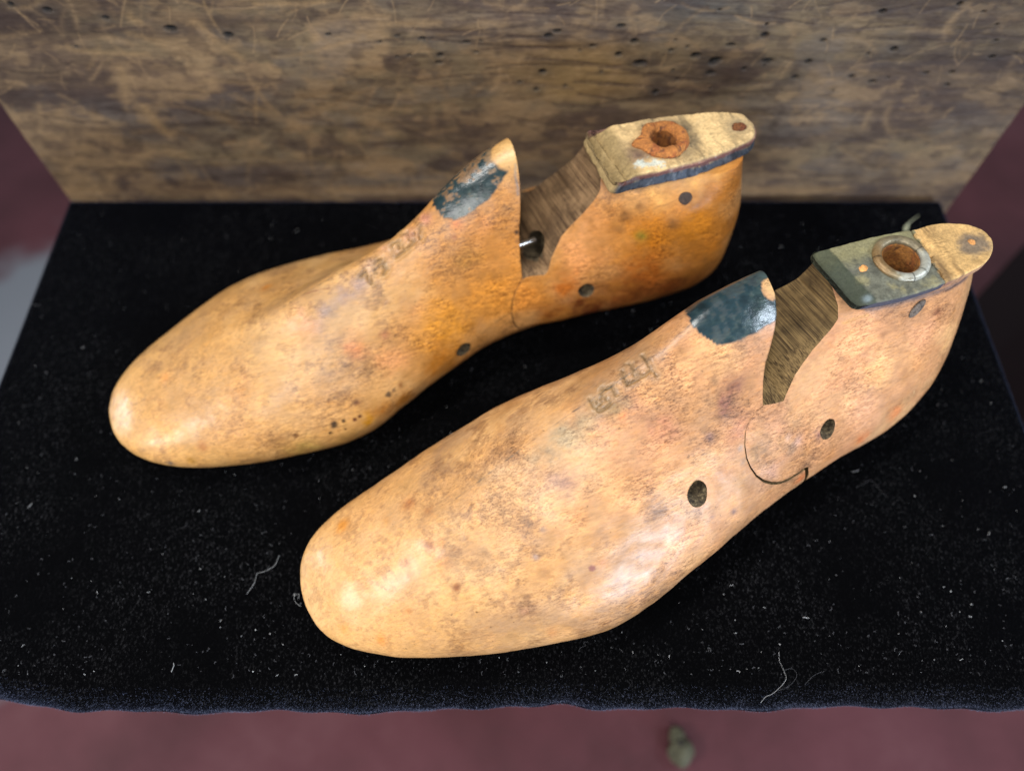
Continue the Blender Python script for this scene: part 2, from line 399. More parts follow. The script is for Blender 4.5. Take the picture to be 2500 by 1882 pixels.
def build_sheen_pile():
    rs = np.random.RandomState(21); o = bpy.data.objects['velvet_cloth']; me = o.data
    nr = Vector; V = []; F = []; ny = 260
    co = get_co(me); N = np.empty(len(me.vertices) * 3, np.float32); me.vertices.foreach_get('vector' if False else 'normal', N) if False else me.vertex_normals.foreach_get('vector', N); N = N.reshape(-1, 3)
    for k in range(30000):
        i = rs.randint(1, 418); j = int(rs.choice([rs.randint(6, 50), rs.randint(6, 56)]))
        a = rs.rand(); b = rs.rand(); v = i * ny + j
        P = co[v] * (1 - a) + co[v + ny] * a; P = P * (1 - b) + (co[v + 1] + (co[v + ny] - co[v]) * a) * b; nn = N[v].astype(float)
        if nn[2] < -.2: nn = -nn
        d = nn + rs.normal(0, .35, 3); d /= np.linalg.norm(d); L = rs.uniform(.00035, .0008); s = np.cross(d, rs.normal(0, 1, 3)); s /= np.linalg.norm(s); w = rs.uniform(.00003, .00006)
        m = len(V); V += [tuple(P - s * w), tuple(P + s * w), tuple(P + d * L)]; F.append((m, m + 1, m + 2))
    p = mesh_obj('velvet_sheen_pile', V, F, NT('velvet_sheen_pile').out((.085, .10, .165), .7), o, smooth=False); p['kind'] = 'stuff'  # fibres coloured blue grey to imitate sheen on the rolled front edge
build_sheen_pile()

def box(name, lo, hi, mat, parent=None, bev=.002):
    bm = bmesh.new(); bmesh.ops.create_cube(bm, size=1)
    for v in bm.verts: v.co = Vector([(a + b) / 2 + c * (b - a) for a, b, c in zip(lo, hi, v.co)])
    bmesh.ops.bevel(bm, geom=bm.edges[:], offset=bev, segments=2, affect='EDGES')
    me = bpy.data.meshes.new(name); bm.to_mesh(me); bm.free(); me.materials.append(mat)
    o = bpy.data.objects.new(name, me); COL.objects.link(o); o.parent = parent; return o
n = NT('dark_crate_wood'); M_CRATE = n.out(n.ramp(n.noise(40, 5, .6, n.mapped((.2, 1, 1))), [(.3, (.03, .02, .015)), (.7, (.09, .06, .04))]), .7)
tag(box('wooden_crate', (-.19, .115, FLOOR_Z + .001), (.185, .262, -.0015), M_CRATE), 'dark wooden crate underneath the black velvet cloth', 'crate')

# ------------------------------------------------------------------ shoe lasts
FAR = {'L': 0.26591,
 'zm': 0.32,
 'r0': 0.29382,
 'r1': 0.89674,
 'ht': 0.00586,
 'hb': 0.00745,
 'zt': [0.0224, 0.02984, 0.03358, 0.04277, 0.05464, 0.0634, 0.07683, 0.08334, 0.08382, 0.09122],
 'zb': [0.01213, 0.00879, 0.00469, 0.00161, 0.00077, 0.00528, 0.01124, 0.01333, 0.01052, 0.01276],
 'wn': [0.04649, 0.04474, 0.04236, 0.04386, 0.04346, 0.03266, 0.02646, 0.02838, 0.03045, 0.03053],
 'wf': [0.03904, 0.03849, 0.04016, 0.04397, 0.04503, 0.03616, 0.02408, 0.02393, 0.02701, 0.0306],
 'cb': [-0.00227, -0.00202, -0.00044, 0.00111, -0.00114, -0.00102, -0.00088, -0.00218, -0.00133, 0.00065],
 'ct': [-0.00379, -0.00583, -0.00759, -0.00395, -0.0007, 0.00322, 0.01408, 0.01775, 2e-05, -0.00981],
 'x0': -0.16072,
 'y0': 0.13716,
 'rot': 0.35388,
 'wr': [0.001, 0.001, 0.002, 0.005, 0.0065, 0.0075, 0.009, 0.012, 0.013, 0.012],
 'bn': [0.5, 0.5, 0.55, 0.8, 1.25, 1.2, 0.95, 0.85, 0.7, 0.6],
 'bf': [0.5, 0.5, 0.55, 0.95, 1.9, 2.0, 1.2, 0.85, 0.7, 0.6],
 'hz': 0.03,
 'stains': [[73.5, 20.6, 36.7, 2.45, 190, 120, 40, 0.7, 0], [49.1, 6.2, 36.4, 7.23, 195, 150, 92, 0.5, 0], [54.6, -22.0, 36.2, 5.53, 188, 138, 84, 0.5, 0], [34.1, -7.7, 32.1, 4.11, 190, 148, 95, 0.5, 0], [27.4, -2.7, 29.3, 2.1, 205, 145, 85, 0.5, 0], [95.7, -9.6, 51.0, 4.11, 150, 128, 122, 0.75, 0], [103.1, -6.8, 54.0, 3.47, 158, 132, 128, 0.8, 0], [108.9, -5.5, 55.8, 2.83, 165, 138, 132, 0.8, 0], [87.8, -11.9, 48.1, 3.17, 175, 145, 130, 0.6, 0], [83.2, -11.4, 47.5, 4.78, 232, 178, 150, 0.6, 0], [122.3, -0.6, 61.0, 3.14, 222, 176, 152, 0.7, 0], [131.7, 2.4, 64.5, 2.83, 215, 154, 127, 0.7, 0], [139.3, 5.7, 68.1, 2.52, 190, 134, 112, 0.7, 0], [114.7, -1.9, 58.9, 2.2, 205, 169, 147, 0.8, 0], [112.2, -22.0, 42.4, 1.89, 165, 115, 85, 0.6, 0], [101.4, -23.1, 41.7, 3.79, 205, 140, 95, 0.6, 0], [125.7, -18.5, 45.5, 5.69, 190, 146, 110, 0.5, 0], [113.0, -29.5, 34.5, 6.69, 215, 159, 112, 0.6, 0], [137.6, -23.4, 38.2, 12.83, 222, 158, 62, 0.7, 0], [130.8, -31.0, 26.4, 7.34, 180, 118, 40, 0.7, 0], [152.9, -18.5, 43.8, 11.24, 222, 155, 70, 0.7, 0], [161.2, -10.7, 56.4, 7.92, 215, 150, 75, 0.5, 0], [83.2, -42.4, 23.8, 1.45, 58, 42, 38, 1, 1], [87.0, -42.3, 24.0, 0.96, 60, 40, 30, 1, 1], [91.0, -42.5, 23.4, 0.97, 85, 40, 30, 1, 1], [93.3, -42.0, 23.8, 0.8, 75, 35, 30, 1, 1], [80.9, -43.7, 21.5, 0.65, 60, 40, 30, 1, 1], [86.3, -44.0, 21.1, 0.49, 70, 40, 25, 1, 1], [68.5, -41.5, 23.9, 1.13, 110, 65, 40, 0.9, 1], [106.4, -38.0, 25.9, 1.45, 75, 70, 65, 0.9, 1], [108.9, -37.0, 26.3, 0.97, 105, 85, 70, 0.8, 1], [112.2, -36.0, 26.5, 1.29, 150, 105, 65, 0.6, 0], [94.1, -38.3, 28.3, 0.96, 125, 85, 60, 0.7, 0], [94.9, -43.6, 20.3, 3.24, 205, 150, 40, 0.8, 0], [20.4, -32.6, 16.6, 1.55, 120, 105, 95, 0.7, 0], [34.6, -33.8, 23.8, 2.17, 170, 110, 65, 0.6, 0], [28.7, -35.4, 18.5, 1.7, 160, 120, 50, 0.6, 0], [11.4, -25.0, 19.5, 1.57, 165, 130, 95, 0.5, 0], [55.8, -42.6, 17.6, 7.45, 215, 177, 128, 0.27, 0], [72.1, -44.6, 15.7, 6.59, 205, 176, 107, 0.6, 0], [86.3, -45.1, 15.6, 4.92, 190, 155, 95, 0.6, 0], [101.4, -42.0, 20.9, 4.05, 170, 115, 50, 0.6, 0], [112.2, -38.5, 19.2, 4.1, 175, 120, 50, 0.6, 0], [147.0, -3.4, 63.7, 1.25, 150, 95, 85, 0.8, 0], [149.5, -0.4, 66.8, 2.19, 215, 135, 80, 0.7, 0], [151.2, -9.1, 57.7, 3.78, 178, 138, 70, 0.5, 0], [157.1, -2.8, 65.7, 4.7, 225, 155, 90, 0.5, 0], [194.9, -16.6, 56.6, 10.0, 232, 169, 117, 0.9, 0], [190.8, -20.4, 47.9, 6.52, 228, 164, 110, 0.8, 0], [189.9, -12.4, 61.0, 4.0, 225, 169, 107, 0.6, 0], [219.3, -24.2, 60.3, 13.77, 202, 132, 42, 0.95, 0], [234.4, -28.3, 63.1, 11.42, 208, 138, 48, 0.95, 0], [243.2, -32.0, 49.2, 8.5, 212, 140, 58, 0.9, 0], [217.2, -28.9, 40.9, 10.1, 188, 112, 45, 0.9, 0], [196.7, -27.5, 27.5, 10.25, 112, 62, 32, 0.85, 0], [212.6, -29.5, 28.8, 9.49, 125, 70, 34, 0.8, 0], [230.3, -31.5, 29.4, 8.77, 135, 78, 38, 0.75, 0], [241.3, -31.9, 30.8, 5.31, 150, 92, 50, 0.6, 0], [187.2, -23.5, 39.8, 4.95, 190, 115, 50, 0.7, 0], [222.9, -18.2, 73.7, 4.78, 222, 169, 100, 0.8, 0], [213.2, -15.4, 70.7, 4.14, 225, 169, 104, 0.8, 0], [234.6, -19.9, 77.8, 4.16, 222, 169, 100, 0.8, 0], [244.7, -21.7, 80.1, 3.22, 225, 172, 102, 0.8, 0], [210.4, -17.7, 65.2, 2.08, 125, 85, 45, 0.6, 0], [208.1, -19.3, 60.4, 1.61, 140, 95, 50, 0.5, 0], [215.6, -17.9, 69.0, 1.6, 135, 95, 55, 0.5, 0], [215.4, -23.5, 58.1, 2.27, 125, 130, 52, 0.6, 0], [226.9, -25.6, 64.1, 2.91, 150, 105, 60, 0.6, 0], [251.1, -29.1, 59.2, 2.02, 235, 177, 130, 0.27, 0], [250.4, -30.4, 48.6, 1.72, 235, 172, 120, 0.27, 0], [169.4, -21.7, 37.9, 6.89, 220, 150, 72, 0.8, 0], [178.9, -25.4, 28.1, 5.39, 160, 95, 45, 0.7, 0], [6.2, 0.0, 20.6, 2.55, 235, 197, 165, 0.225, 0], [27.0, -18.5, 28.0, 10.24, 226, 172, 118, 0.1575, 0], [46.8, -31.9, 29.2, 9.83, 226, 172, 120, 0.1575, 0]],
 'lines': [[[[176.24, 9.52, 78.63], [174.73, 4.83, 75.48], [173.97, 0.83, 72.08]], 0.63, 95, 112, 140, 0.8], [[[87.04, -1.42, 52.73], [90.96, -1.99, 53.85], [97.36, -3.41, 54.9]], 0.35, 110, 60, 40, 0.8], [[[118.08, -26.76, 36.75], [119.77, -25.87, 37.51]], 0.24, 120, 80, 40, 0.5], [[[113.03, -8.2, 54.43], [112.19, -10.91, 52.17]], 0.16, 120, 90, 60, 0.6], [[[209.52, -11.75, 72.62], [216.42, -13.74, 74.66], [224.73, -16.3, 76.61], [236.06, -19.15, 79.21], [248.13, -21.1, 81.41]], 0.48, 170, 120, 75, 0.5], [[[215.07, -18.88, 67.07], [223.6, -21.15, 70.18], [235.24, -23.18, 74.36], [244.12, -24.32, 76.68]], 0.32, 130, 90, 45, 0.6]],
 'strokes': [[[109.68, -3.67, 57.08], [112.19, -2.86, 57.98], [112.19, -4.54, 56.95], [113.03, -7.13, 55.25]], [[115.55, -4.66, 57.4], [115.55, -3.56, 58.13], [115.55, -2.16, 58.95], [117.24, -1.06, 59.8], [118.93, -1.4, 59.96], [119.77, -2.86, 59.29], [119.77, -4.62, 58.11], [118.08, -5.79, 56.98]], [[116.39, -3.26, 58.46], [118.08, -2.46, 59.23], [118.93, -2.76, 59.21], [118.93, -4.05, 58.37]], [[124.86, 3.05, 62.48], [124.01, 2.02, 62.22], [124.01, -2.44, 60.33], [128.27, -1.64, 61.68], [127.42, 2.1, 63.2], [130.82, 24.01, 40.32], [129.12, 5.16, 63.62], [130.82, 4.35, 64.55], [130.82, 2.47, 64.31], [131.68, 0.66, 63.79], [132.53, -0.36, 63.42], [129.12, -1.45, 61.98]], [[125.71, 2.79, 62.77], [127.42, 2.26, 63.24]], [[126.56, 1.26, 62.74], [126.56, -0.17, 62.15]], [[133.38, 2.7, 65.17], [132.53, -0.14, 63.55]], [[135.94, 3.35, 66.2], [135.09, 1.27, 64.98], [135.09, -0.27, 64.05]]],
 'wk': [0.88, 0.79, 0.62],
 'sk': 1.4,
 'pore': ([0, 0.04, 0.09, 0.14, 0.18, 0.27], [0.25, 0.35, 0.7, 1.0, 1.0, 0.7]),
 'grime': ([0, 0.03, 0.07, 0.12, 0.17, 0.2, 0.27], [0.25, 0.5, 0.7, 0.55, 0.35, 0.2, 0.2]),
 'ylim': [(45, 24), (52, 19.5), (58, 18.3), (64, 16.8), (70, 14.8), (78, 11.3), (84, 9)],
 'pc': (0.236, -0.006),
 'shr': 0.085,
 'seed': 1,
 'label': 'far wooden shoe last with a rusty ring on its heel top',
 'faceskew': ([(177.8, 45.9), (179.5, 47.0), (181.5, 51.6), (186.7, 58.3), (191.5, 62.3), (196.4, 66.2), (200.5, 69.9), (203.4, 73.3), (205.0, 79.0), (205, 140), (150, 140), (150, 46.5)], -0.24, -0.012),
 'fore': [(-30, -30), (186, -30), (185.6, 15.4), (185.05, 16.15), (178.55, 16.349999999999998), (172.05, 17.15), (167.55, 19.15), (164.55, 22.95), (162.85000000000002, 27.65), (162.55, 32.65), (163.45000000000002, 37.949999999999996), (165.75, 42.35), (168.95000000000002, 45.85), (169.2, 47.5), (169.8, 54), (171.5, 62.4), (174.7, 71.0), (177.0, 78.3), (177.9, 82), (178.1, 120), (-30, 120)],
 'heel': [(187, -30), (186.2, 15.6), (185.4, 16.4), (178.9, 16.599999999999998), (172.4, 17.4), (167.9, 19.4), (164.9, 23.2), (163.20000000000002, 27.9), (162.9, 32.9), (163.8, 38.199999999999996), (166.1, 42.6), (169.3, 46.1), (172, 46.4), (178.0, 46.0), (179.6, 47.4), (181.6, 51.9), (186.7, 58.6), (191.5, 62.6), (196.4, 66.5), (200.5, 70.2), (203.6, 73.6), (205.3, 79.2), (300, 79.2), (300, -30)],
 'plate_z': 0.0792,
 'plate': [[204.6, 9.2], [211.3, 9.0], [223.6, 8.1], [235.5, 6.2], [247.3, 3.7], [257.2, 0.6], [262.0, -2.5], [263.9, -7.0], [263.3, -10.6], [260.3, -14.6], [253.3, -16.6], [240, -18.0], [224.4, -17.8], [212, -17.0], [204.6, -16.0], [204.2, -4]],
 'base': [(224, 180, 118), (218, 172, 114), (214, 168, 110), (212, 150, 78), (204, 140, 66), (190, 124, 52)],
 'holes': [((0.1402, -0.03, 0.0259), (0, 1, -0.05), 0.0033, 0.018), ((0.1938, -0.027, 0.0366), (0, 1, -0.05), 0.0033, 0.018), ((0.1768, -0.006, 0.0495), (0.62, 0.42, -0.62), 0.0056, 0.044)],
 'plug': ((0.2314, -0.023, 0.0726), (0, 1, 0), 0.0024, 0.004),
 'bar': ((0.1695, -0.006, 0.0512), (0.1795, -0.004, 0.0492)),
 'tx': [143, 145, 149, 155, 164, 170, 175, 180],
 'tg': [0, 6, 10, 12, 12.5, 10, 8, 7],
 'tip': (176, 14.5, 81),
 'tipr': 8.0,
 'scuff': 0.4,
 'chips': [(170.5, -8.5, 62, 1.2), (170, -11, 60, 1.8), (169.6, -15, 53, 1.1), (172, -5.5, 68, 0.9), (174.5, -0.5, 74, 1.2), (175.5, 3, 77, 1.4)]}
NEAR = {'L': 0.2711,
 'zm': 0.32,
 'r0': 0.26151,
 'r1': 0.89383,
 'ht': 0.01449,
 'hb': 0.00732,
 'zt': [0.02244, 0.03112, 0.03786, 0.05055, 0.06642, 0.0771, 0.0845, 0.08179, 0.07896, 0.08269],
 'zb': [0.01304, 0.00934, 0.005, 0.00176, 0.00095, 0.0055, 0.0116, 0.0143, 0.01224, 0.01479],
 'wn': [0.04526, 0.04221, 0.04021, 0.04459, 0.0513, 0.04558, 0.0373, 0.03284, 0.02735, 0.01059],
 'wf': [0.04509, 0.03911, 0.03421, 0.0336, 0.03654, 0.02955, 0.0154, 0.01205, 0.0146, 0.01947],
 'cb': [-0.0018, -0.00132, -0.0013, -0.00204, -0.00292, -0.00352, -0.00445, -0.00324, -0.00138, 0.00249],
 'ct': [-0.0031, -0.00351, -0.00391, -0.00114, 0.00374, 0.00886, 0.0174, 0.0221, 0.01709, 0.00997],
 'x0': -0.07384,
 'y0': 0.06511,
 'rot': 0.39165,
 'wr': [0.001, 0.001, 0.003, 0.009, 0.011, 0.011, 0.011, 0.012, 0.013, 0.012],
 'bn': [0.5, 0.5, 0.55, 0.72, 0.92, 1.0, 0.95, 0.85, 0.7, 0.6],
 'bf': [0.5, 0.5, 0.55, 0.72, 1.0, 1.15, 1.0, 0.85, 0.7, 0.6],
 'hz': 0.03,
 'stains': [[44.8, 6.4, 41.5, 2.39, 165, 110, 62, 0.65, 0], [50.0, 0.2, 45.4, 2.34, 150, 105, 65, 0.6, 0], [36.3, 5.6, 37.3, 2.14, 190, 135, 70, 0.6, 0], [20.8, 13.3, 27.4, 2.7, 195, 135, 62, 0.6, 0], [46.5, -10.1, 43.0, 1.64, 150, 100, 65, 0.6, 0], [50.0, -11.1, 44.5, 1.63, 195, 140, 85, 0.5, 0], [38.3, -11.4, 38.8, 1.67, 160, 105, 62, 0.65, 0], [37.8, -15.3, 37.7, 1.25, 165, 100, 55, 0.7, 0], [45.9, -17.4, 41.1, 3.01, 205, 150, 95, 0.5, 0], [70.6, -2.5, 55.3, 3.72, 158, 130, 98, 0.55, 0], [89.5, -3.1, 63.3, 4.69, 168, 148, 122, 0.75, 0], [96.8, -0.1, 66.6, 4.42, 170, 152, 125, 0.75, 0], [104.2, 0.7, 69.0, 3.64, 175, 150, 118, 0.7, 0], [83.3, -8.6, 59.3, 6.52, 222, 182, 148, 0.315, 0], [77.9, -0.7, 58.9, 3.16, 228, 192, 155, 0.27, 0], [91.9, -12.5, 60.7, 4.68, 160, 120, 102, 0.6, 0], [71.3, -16.5, 52.0, 4.22, 178, 138, 96, 0.6, 0], [61.5, -21.1, 46.4, 3.21, 180, 140, 96, 0.6, 0], [81.7, -22.5, 52.7, 1.05, 150, 128, 118, 0.7, 0], [76.4, -28.1, 47.8, 1.2, 155, 132, 122, 0.6, 0], [91.9, -37.5, 43.9, 1.22, 120, 68, 72, 0.85, 1], [77.2, -33.4, 44.2, 1.74, 145, 92, 62, 0.7, 0], [96.0, -37.3, 44.6, 1.89, 190, 125, 60, 0.6, 0], [33.4, -24.7, 32.1, 0.98, 200, 135, 75, 0.7, 0], [50.0, -25.6, 39.7, 0.68, 140, 90, 50, 0.8, 0], [67.7, -39.9, 35.2, 0.82, 165, 125, 95, 0.8, 0], [30.6, -16.0, 33.8, 0.99, 205, 130, 65, 0.5, 0], [53.7, -34.2, 35.6, 0.41, 90, 70, 40, 0.9, 1], [21.6, -27.8, 24.0, 1.74, 220, 145, 75, 0.6, 0], [11.4, -19.2, 23.1, 2.06, 225, 155, 85, 0.6, 0], [74.9, -47.4, 26.8, 3.4, 200, 140, 95, 0.5, 0], [124.7, -9.4, 68.5, 8.15, 188, 132, 104, 0.7, 0], [110.1, -11.3, 65.4, 6.51, 205, 152, 114, 0.6, 0], [116.1, -17.0, 62.6, 5.92, 212, 159, 120, 0.7, 0], [92.7, -22.9, 55.4, 7.21, 212, 156, 104, 0.6, 0], [106.8, -27.2, 54.2, 6.64, 218, 166, 120, 0.7, 0], [120.4, -39.9, 40.8, 6.31, 222, 169, 127, 0.7, 0], [91.1, -46.1, 34.3, 8.35, 228, 174, 117, 0.5, 0], [126.4, -20.0, 60.8, 4.69, 222, 169, 124, 0.7, 0], [116.1, -3.5, 70.4, 0.78, 215, 135, 85, 0.8, 0], [86.4, -17.1, 56.9, 0.39, 80, 60, 55, 0.9, 1], [114.4, -0.3, 71.4, 2.6, 148, 122, 90, 0.75, 0], [118.7, -0.3, 72.3, 1.83, 150, 120, 90, 0.7, 0], [153.3, -6.4, 72.3, 4.64, 125, 84, 78, 0.7, 0], [147.3, -4.2, 73.9, 1.48, 105, 95, 80, 0.8, 0], [148.1, -10.5, 69.0, 3.26, 140, 95, 85, 0.65, 0], [141.2, -17.6, 62.9, 1.63, 145, 115, 110, 0.6, 0], [142.9, 0.7, 76.7, 6.67, 222, 169, 122, 0.7, 0], [152.4, 1.0, 77.6, 5.41, 225, 174, 124, 0.7, 0], [151.6, -17.5, 62.3, 4.16, 195, 139, 110, 0.6, 0], [129.0, -0.2, 74.3, 5.26, 210, 159, 110, 0.6, 0], [140.3, 6.8, 79.0, 2.66, 170, 125, 75, 0.5, 0], [126.4, 7.7, 76.1, 1.58, 175, 130, 85, 0.4, 0], [147.3, -36.7, 39.9, 5.85, 222, 169, 127, 0.6, 0], [129.9, -39.1, 40.3, 4.27, 215, 159, 114, 0.6, 0], [142.9, -30.9, 48.6, 4.25, 218, 176, 147, 0.6, 0], [145.5, -37.2, 39.5, 0.88, 110, 95, 105, 0.7, 0], [136.9, -36.7, 42.4, 1.14, 140, 115, 110, 0.5, 0], [205.9, -10.2, 63.1, 1.39, 118, 88, 88, 0.8, 0], [196.4, -8.8, 64.8, 2.42, 160, 125, 95, 0.55, 0], [225.2, -18.0, 52.0, 3.29, 195, 134, 90, 0.65, 0], [236.5, -7.1, 66.6, 1.64, 140, 92, 62, 0.7, 0], [208.5, -18.7, 52.4, 0.95, 112, 88, 92, 0.8, 0], [186.4, -13.0, 61.7, 5.96, 232, 174, 135, 0.315, 0], [205.0, -6.7, 66.7, 10.74, 225, 169, 127, 0.8, 0], [217.0, -16.5, 55.3, 9.64, 228, 176, 124, 0.7, 0], [244.8, -12.4, 54.4, 5.81, 245, 197, 140, 0.3825, 0], [248.3, -18.2, 32.2, 5.41, 238, 182, 125, 0.36000000000000004, 0], [229.2, -11.3, 61.9, 6.51, 235, 174, 140, 0.27, 0], [195.6, -21.8, 49.5, 6.23, 225, 174, 132, 0.7, 0], [207.1, -24.7, 42.8, 6.47, 222, 169, 134, 0.7, 0], [188.6, -31.9, 32.4, 3.53, 205, 144, 90, 0.7, 0], [205.5, -29.4, 31.9, 3.98, 200, 125, 80, 0.7, 0], [220.9, -26.5, 34.6, 4.07, 205, 135, 90, 0.6, 0], [177.5, -34.0, 32.2, 2.52, 200, 120, 75, 0.6, 0], [159.3, -25.5, 52.5, 3.17, 155, 122, 92, 0.75, 0], [171.8, -27.1, 47.6, 2.99, 160, 130, 108, 0.7, 0], [170.9, -24.2, 51.8, 1.48, 222, 197, 195, 0.225, 0], [166.8, -20.8, 56.7, 4.05, 228, 172, 142, 0.315, 0], [165.2, -30.4, 44.6, 3.27, 222, 182, 172, 0.315, 0], [175.0, -25.8, 48.7, 2.1, 215, 177, 170, 0.27, 0], [184.5, -25.7, 46.4, 1.84, 165, 120, 108, 0.5, 0], [151.6, -26.4, 52.6, 1.14, 150, 135, 130, 0.6, 0], [151.6, -22.9, 56.7, 0.84, 150, 150, 155, 0.7, 0], [158.4, -30.1, 46.5, 2.05, 225, 182, 160, 0.225, 0], [16.1, -10.7, 28.1, 8.72, 228, 174, 122, 0.1575, 0], [31.5, -29.9, 27.9, 8.52, 228, 176, 124, 0.1575, 0], [55.0, -42.2, 26.6, 7.07, 238, 184, 125, 0.18000000000000002, 0], [174.6, 16.3, 83.7, 0.57, 230, 182, 140, 0.135, 0]],  # stains, plus a pale spot on the tongue that paints a highlight
 'lines': [[[[209.47, 0.65, 72.63], [222.85, -0.92, 72.09], [236.41, -2.24, 71.78], [246.51, -1.99, 71.28], [253.67, 0.07, 70.28]], 1.38, 118, 104, 108, 0.85], [[[240.63, -2.9, 71.25], [247.73, -1.77, 71.12], [251.78, -0.35, 71.02]], 0.33, 60, 45, 45, 0.9], [[[170.89, -16.29, 61.18], [169.29, -21.22, 55.82]], 0.17, 120, 95, 90, 0.6], [[[179.81, -26.08, 47.08], [184.46, -23.9, 48.99]], 0.23, 150, 110, 100, 0.6], [[[229.3, -19.18, 48.58], [229.83, -21.51, 43.19], [229.68, -23.3, 38.68]], 0.25, 250, 225, 180, 0.7], [[[200.08, -0.83, 71.55], [209.57, -1.0, 71.47]], 0.75, 225, 175, 110, 0.7]],
 'strokes': [[[109.28, 6.26, 71.26], [109.28, 3.29, 71.05], [110.13, 1.17, 70.79], [111.82, 1.08, 71.2], [114.38, 1.8, 72.04], [113.53, 4.15, 72.36]], [[110.13, 5.02, 71.52], [110.98, 2.91, 71.44], [111.82, 3.33, 71.76]], [[111.82, 4.2, 71.91], [112.67, 5.1, 72.26], [113.53, 7.02, 72.51], [114.38, 7.58, 72.69]], [[115.23, 6.6, 73.04], [116.95, 6.4, 73.53], [116.95, 4.64, 73.34], [116.95, 3.16, 73.03]], [[122.11, 9.79, 74.59], [121.25, 7.04, 74.72], [121.25, 4.74, 74.42], [124.7, 4.75, 75.22], [124.7, 7.16, 75.63], [125.57, 10.35, 75.52], [124.7, 11.3, 74.88]], [[125.57, 6.82, 75.81], [125.57, 5.2, 75.52], [127.3, 4.93, 75.84], [129.9, 5.75, 76.6], [129.9, 8.81, 77.04], [129.9, 11.59, 76.52]], [[129.9, 5.75, 76.6], [130.77, 3.4, 76.05]]],
 'wk': [0.9, 0.82, 0.7],
 'sk': 1.3,
 'pore': ([0, 0.04, 0.09, 0.14, 0.18, 0.27], [0.1, 0.2, 0.7, 0.8, 0.6, 0.5]),
 'grime': ([0, 0.03, 0.06, 0.1, 0.14, 0.2, 0.27], [0.05, 0.25, 0.9, 1.0, 0.75, 0.5, 0.3]),
 'ylim': [(45, 27), (60, 24), (71, 23), (80, 21.3), (86, 20)],
 'pc': (0.229, 0.008),
 'shr': 0.03,
 'seed': 4,
 'label': 'near wooden shoe last with a grey ring on its heel top',
 'faceskew': ([(168, 62.9), (170.7, 62.0), (173.2, 63.7), (177.0, 66.4), (181.0, 68.0), (185.5, 69.2), (190, 70.2), (194.7, 71.2), (198.4, 73.0), (199.8, 76.0), (200.1, 80), (200.1, 140), (150, 140), (150, 63.4)], -0.2, 0.0),
 'fore': [(-30, -30), (180.9, -30), (180.6, 24), (179.4, 30.5), (178.2, 35.6), (177.65, 35.9), (173.85, 35.9), (170.05, 36.4), (165.95000000000002, 37.9), (162.25, 40.0), (158.85, 42.68), (155.85, 46.120000000000005), (153.85, 49.900000000000006), (152.95000000000002, 52.900000000000006), (152.85, 56.7), (153.95000000000002, 60.300000000000004), (156.35, 62.5), (159.25, 63.7), (162.35, 64.0), (162.9, 66), (164.2, 69.3), (166.8, 72.8), (171.4, 76.4), (176.0, 79.8), (178.2, 82.0), (179.6, 88), (179.8, 120), (-30, 120)],
 'heel': [(182.3, -30), (182.0, 24), (181.0, 30.5), (179.6, 36.2), (178.0, 36.8), (174.2, 36.8), (170.4, 37.3), (166.3, 38.8), (162.6, 40.9), (159.2, 43.4), (156.2, 46.6), (154.2, 50.2), (153.3, 53.2), (153.2, 57.0), (154.3, 60.6), (156.7, 62.8), (159.6, 64.0), (162.7, 64.3), (167, 63.2), (170.7, 62.2), (173.2, 63.9), (177.0, 66.6), (181.0, 68.2), (185.5, 69.4), (190, 70.4), (194.7, 71.4), (198.5, 73.2), (199.9, 76.2), (200.2, 80.2), (300, 80.2), (300, -30)],
 'plate_z': 0.0802,
 'plate': [[198.6, 22.2], [204, 22.0], [213.3, 21.4], [225.5, 19.9], [237.2, 17.8], [244.1, 17.3], [252.4, 14.2], [257.3, 10.0], [258.3, 5.0], [256.2, 1.0], [251, -2.4], [244.6, -3.9], [229.5, -4.7], [215.5, -4.1], [203.6, -2.1], [199.8, 0], [199.0, 9]],
 'base': [(224, 180, 122), (218, 172, 116), (208, 158, 108), (208, 154, 114), (212, 156, 118), (218, 164, 118)],
 'holes': [((0.1328, -0.0295, 0.0508), (0, 1, -0.05), 0.0037, 0.02), ((0.1884, -0.0254, 0.0459), (0, 1, -0.05), 0.0034, 0.02)],
 'plug': ((0.2281, -0.0043, 0.0697), (0, 1, 0), 0.0024, 0.004),
 'tx': [147, 148.5, 152, 158, 165, 173, 178],
 'tg': [0, 5, 10.5, 13.2, 14.2, 14.4, 14.4],
 'tip': (178.3, 15.5, 82.3),
 'tipr': 4.0,
 'scuff': 0.04,
 'chips': [(164, -13, 64.5, 1.0), (165, -11, 66.0, 1.0)]}

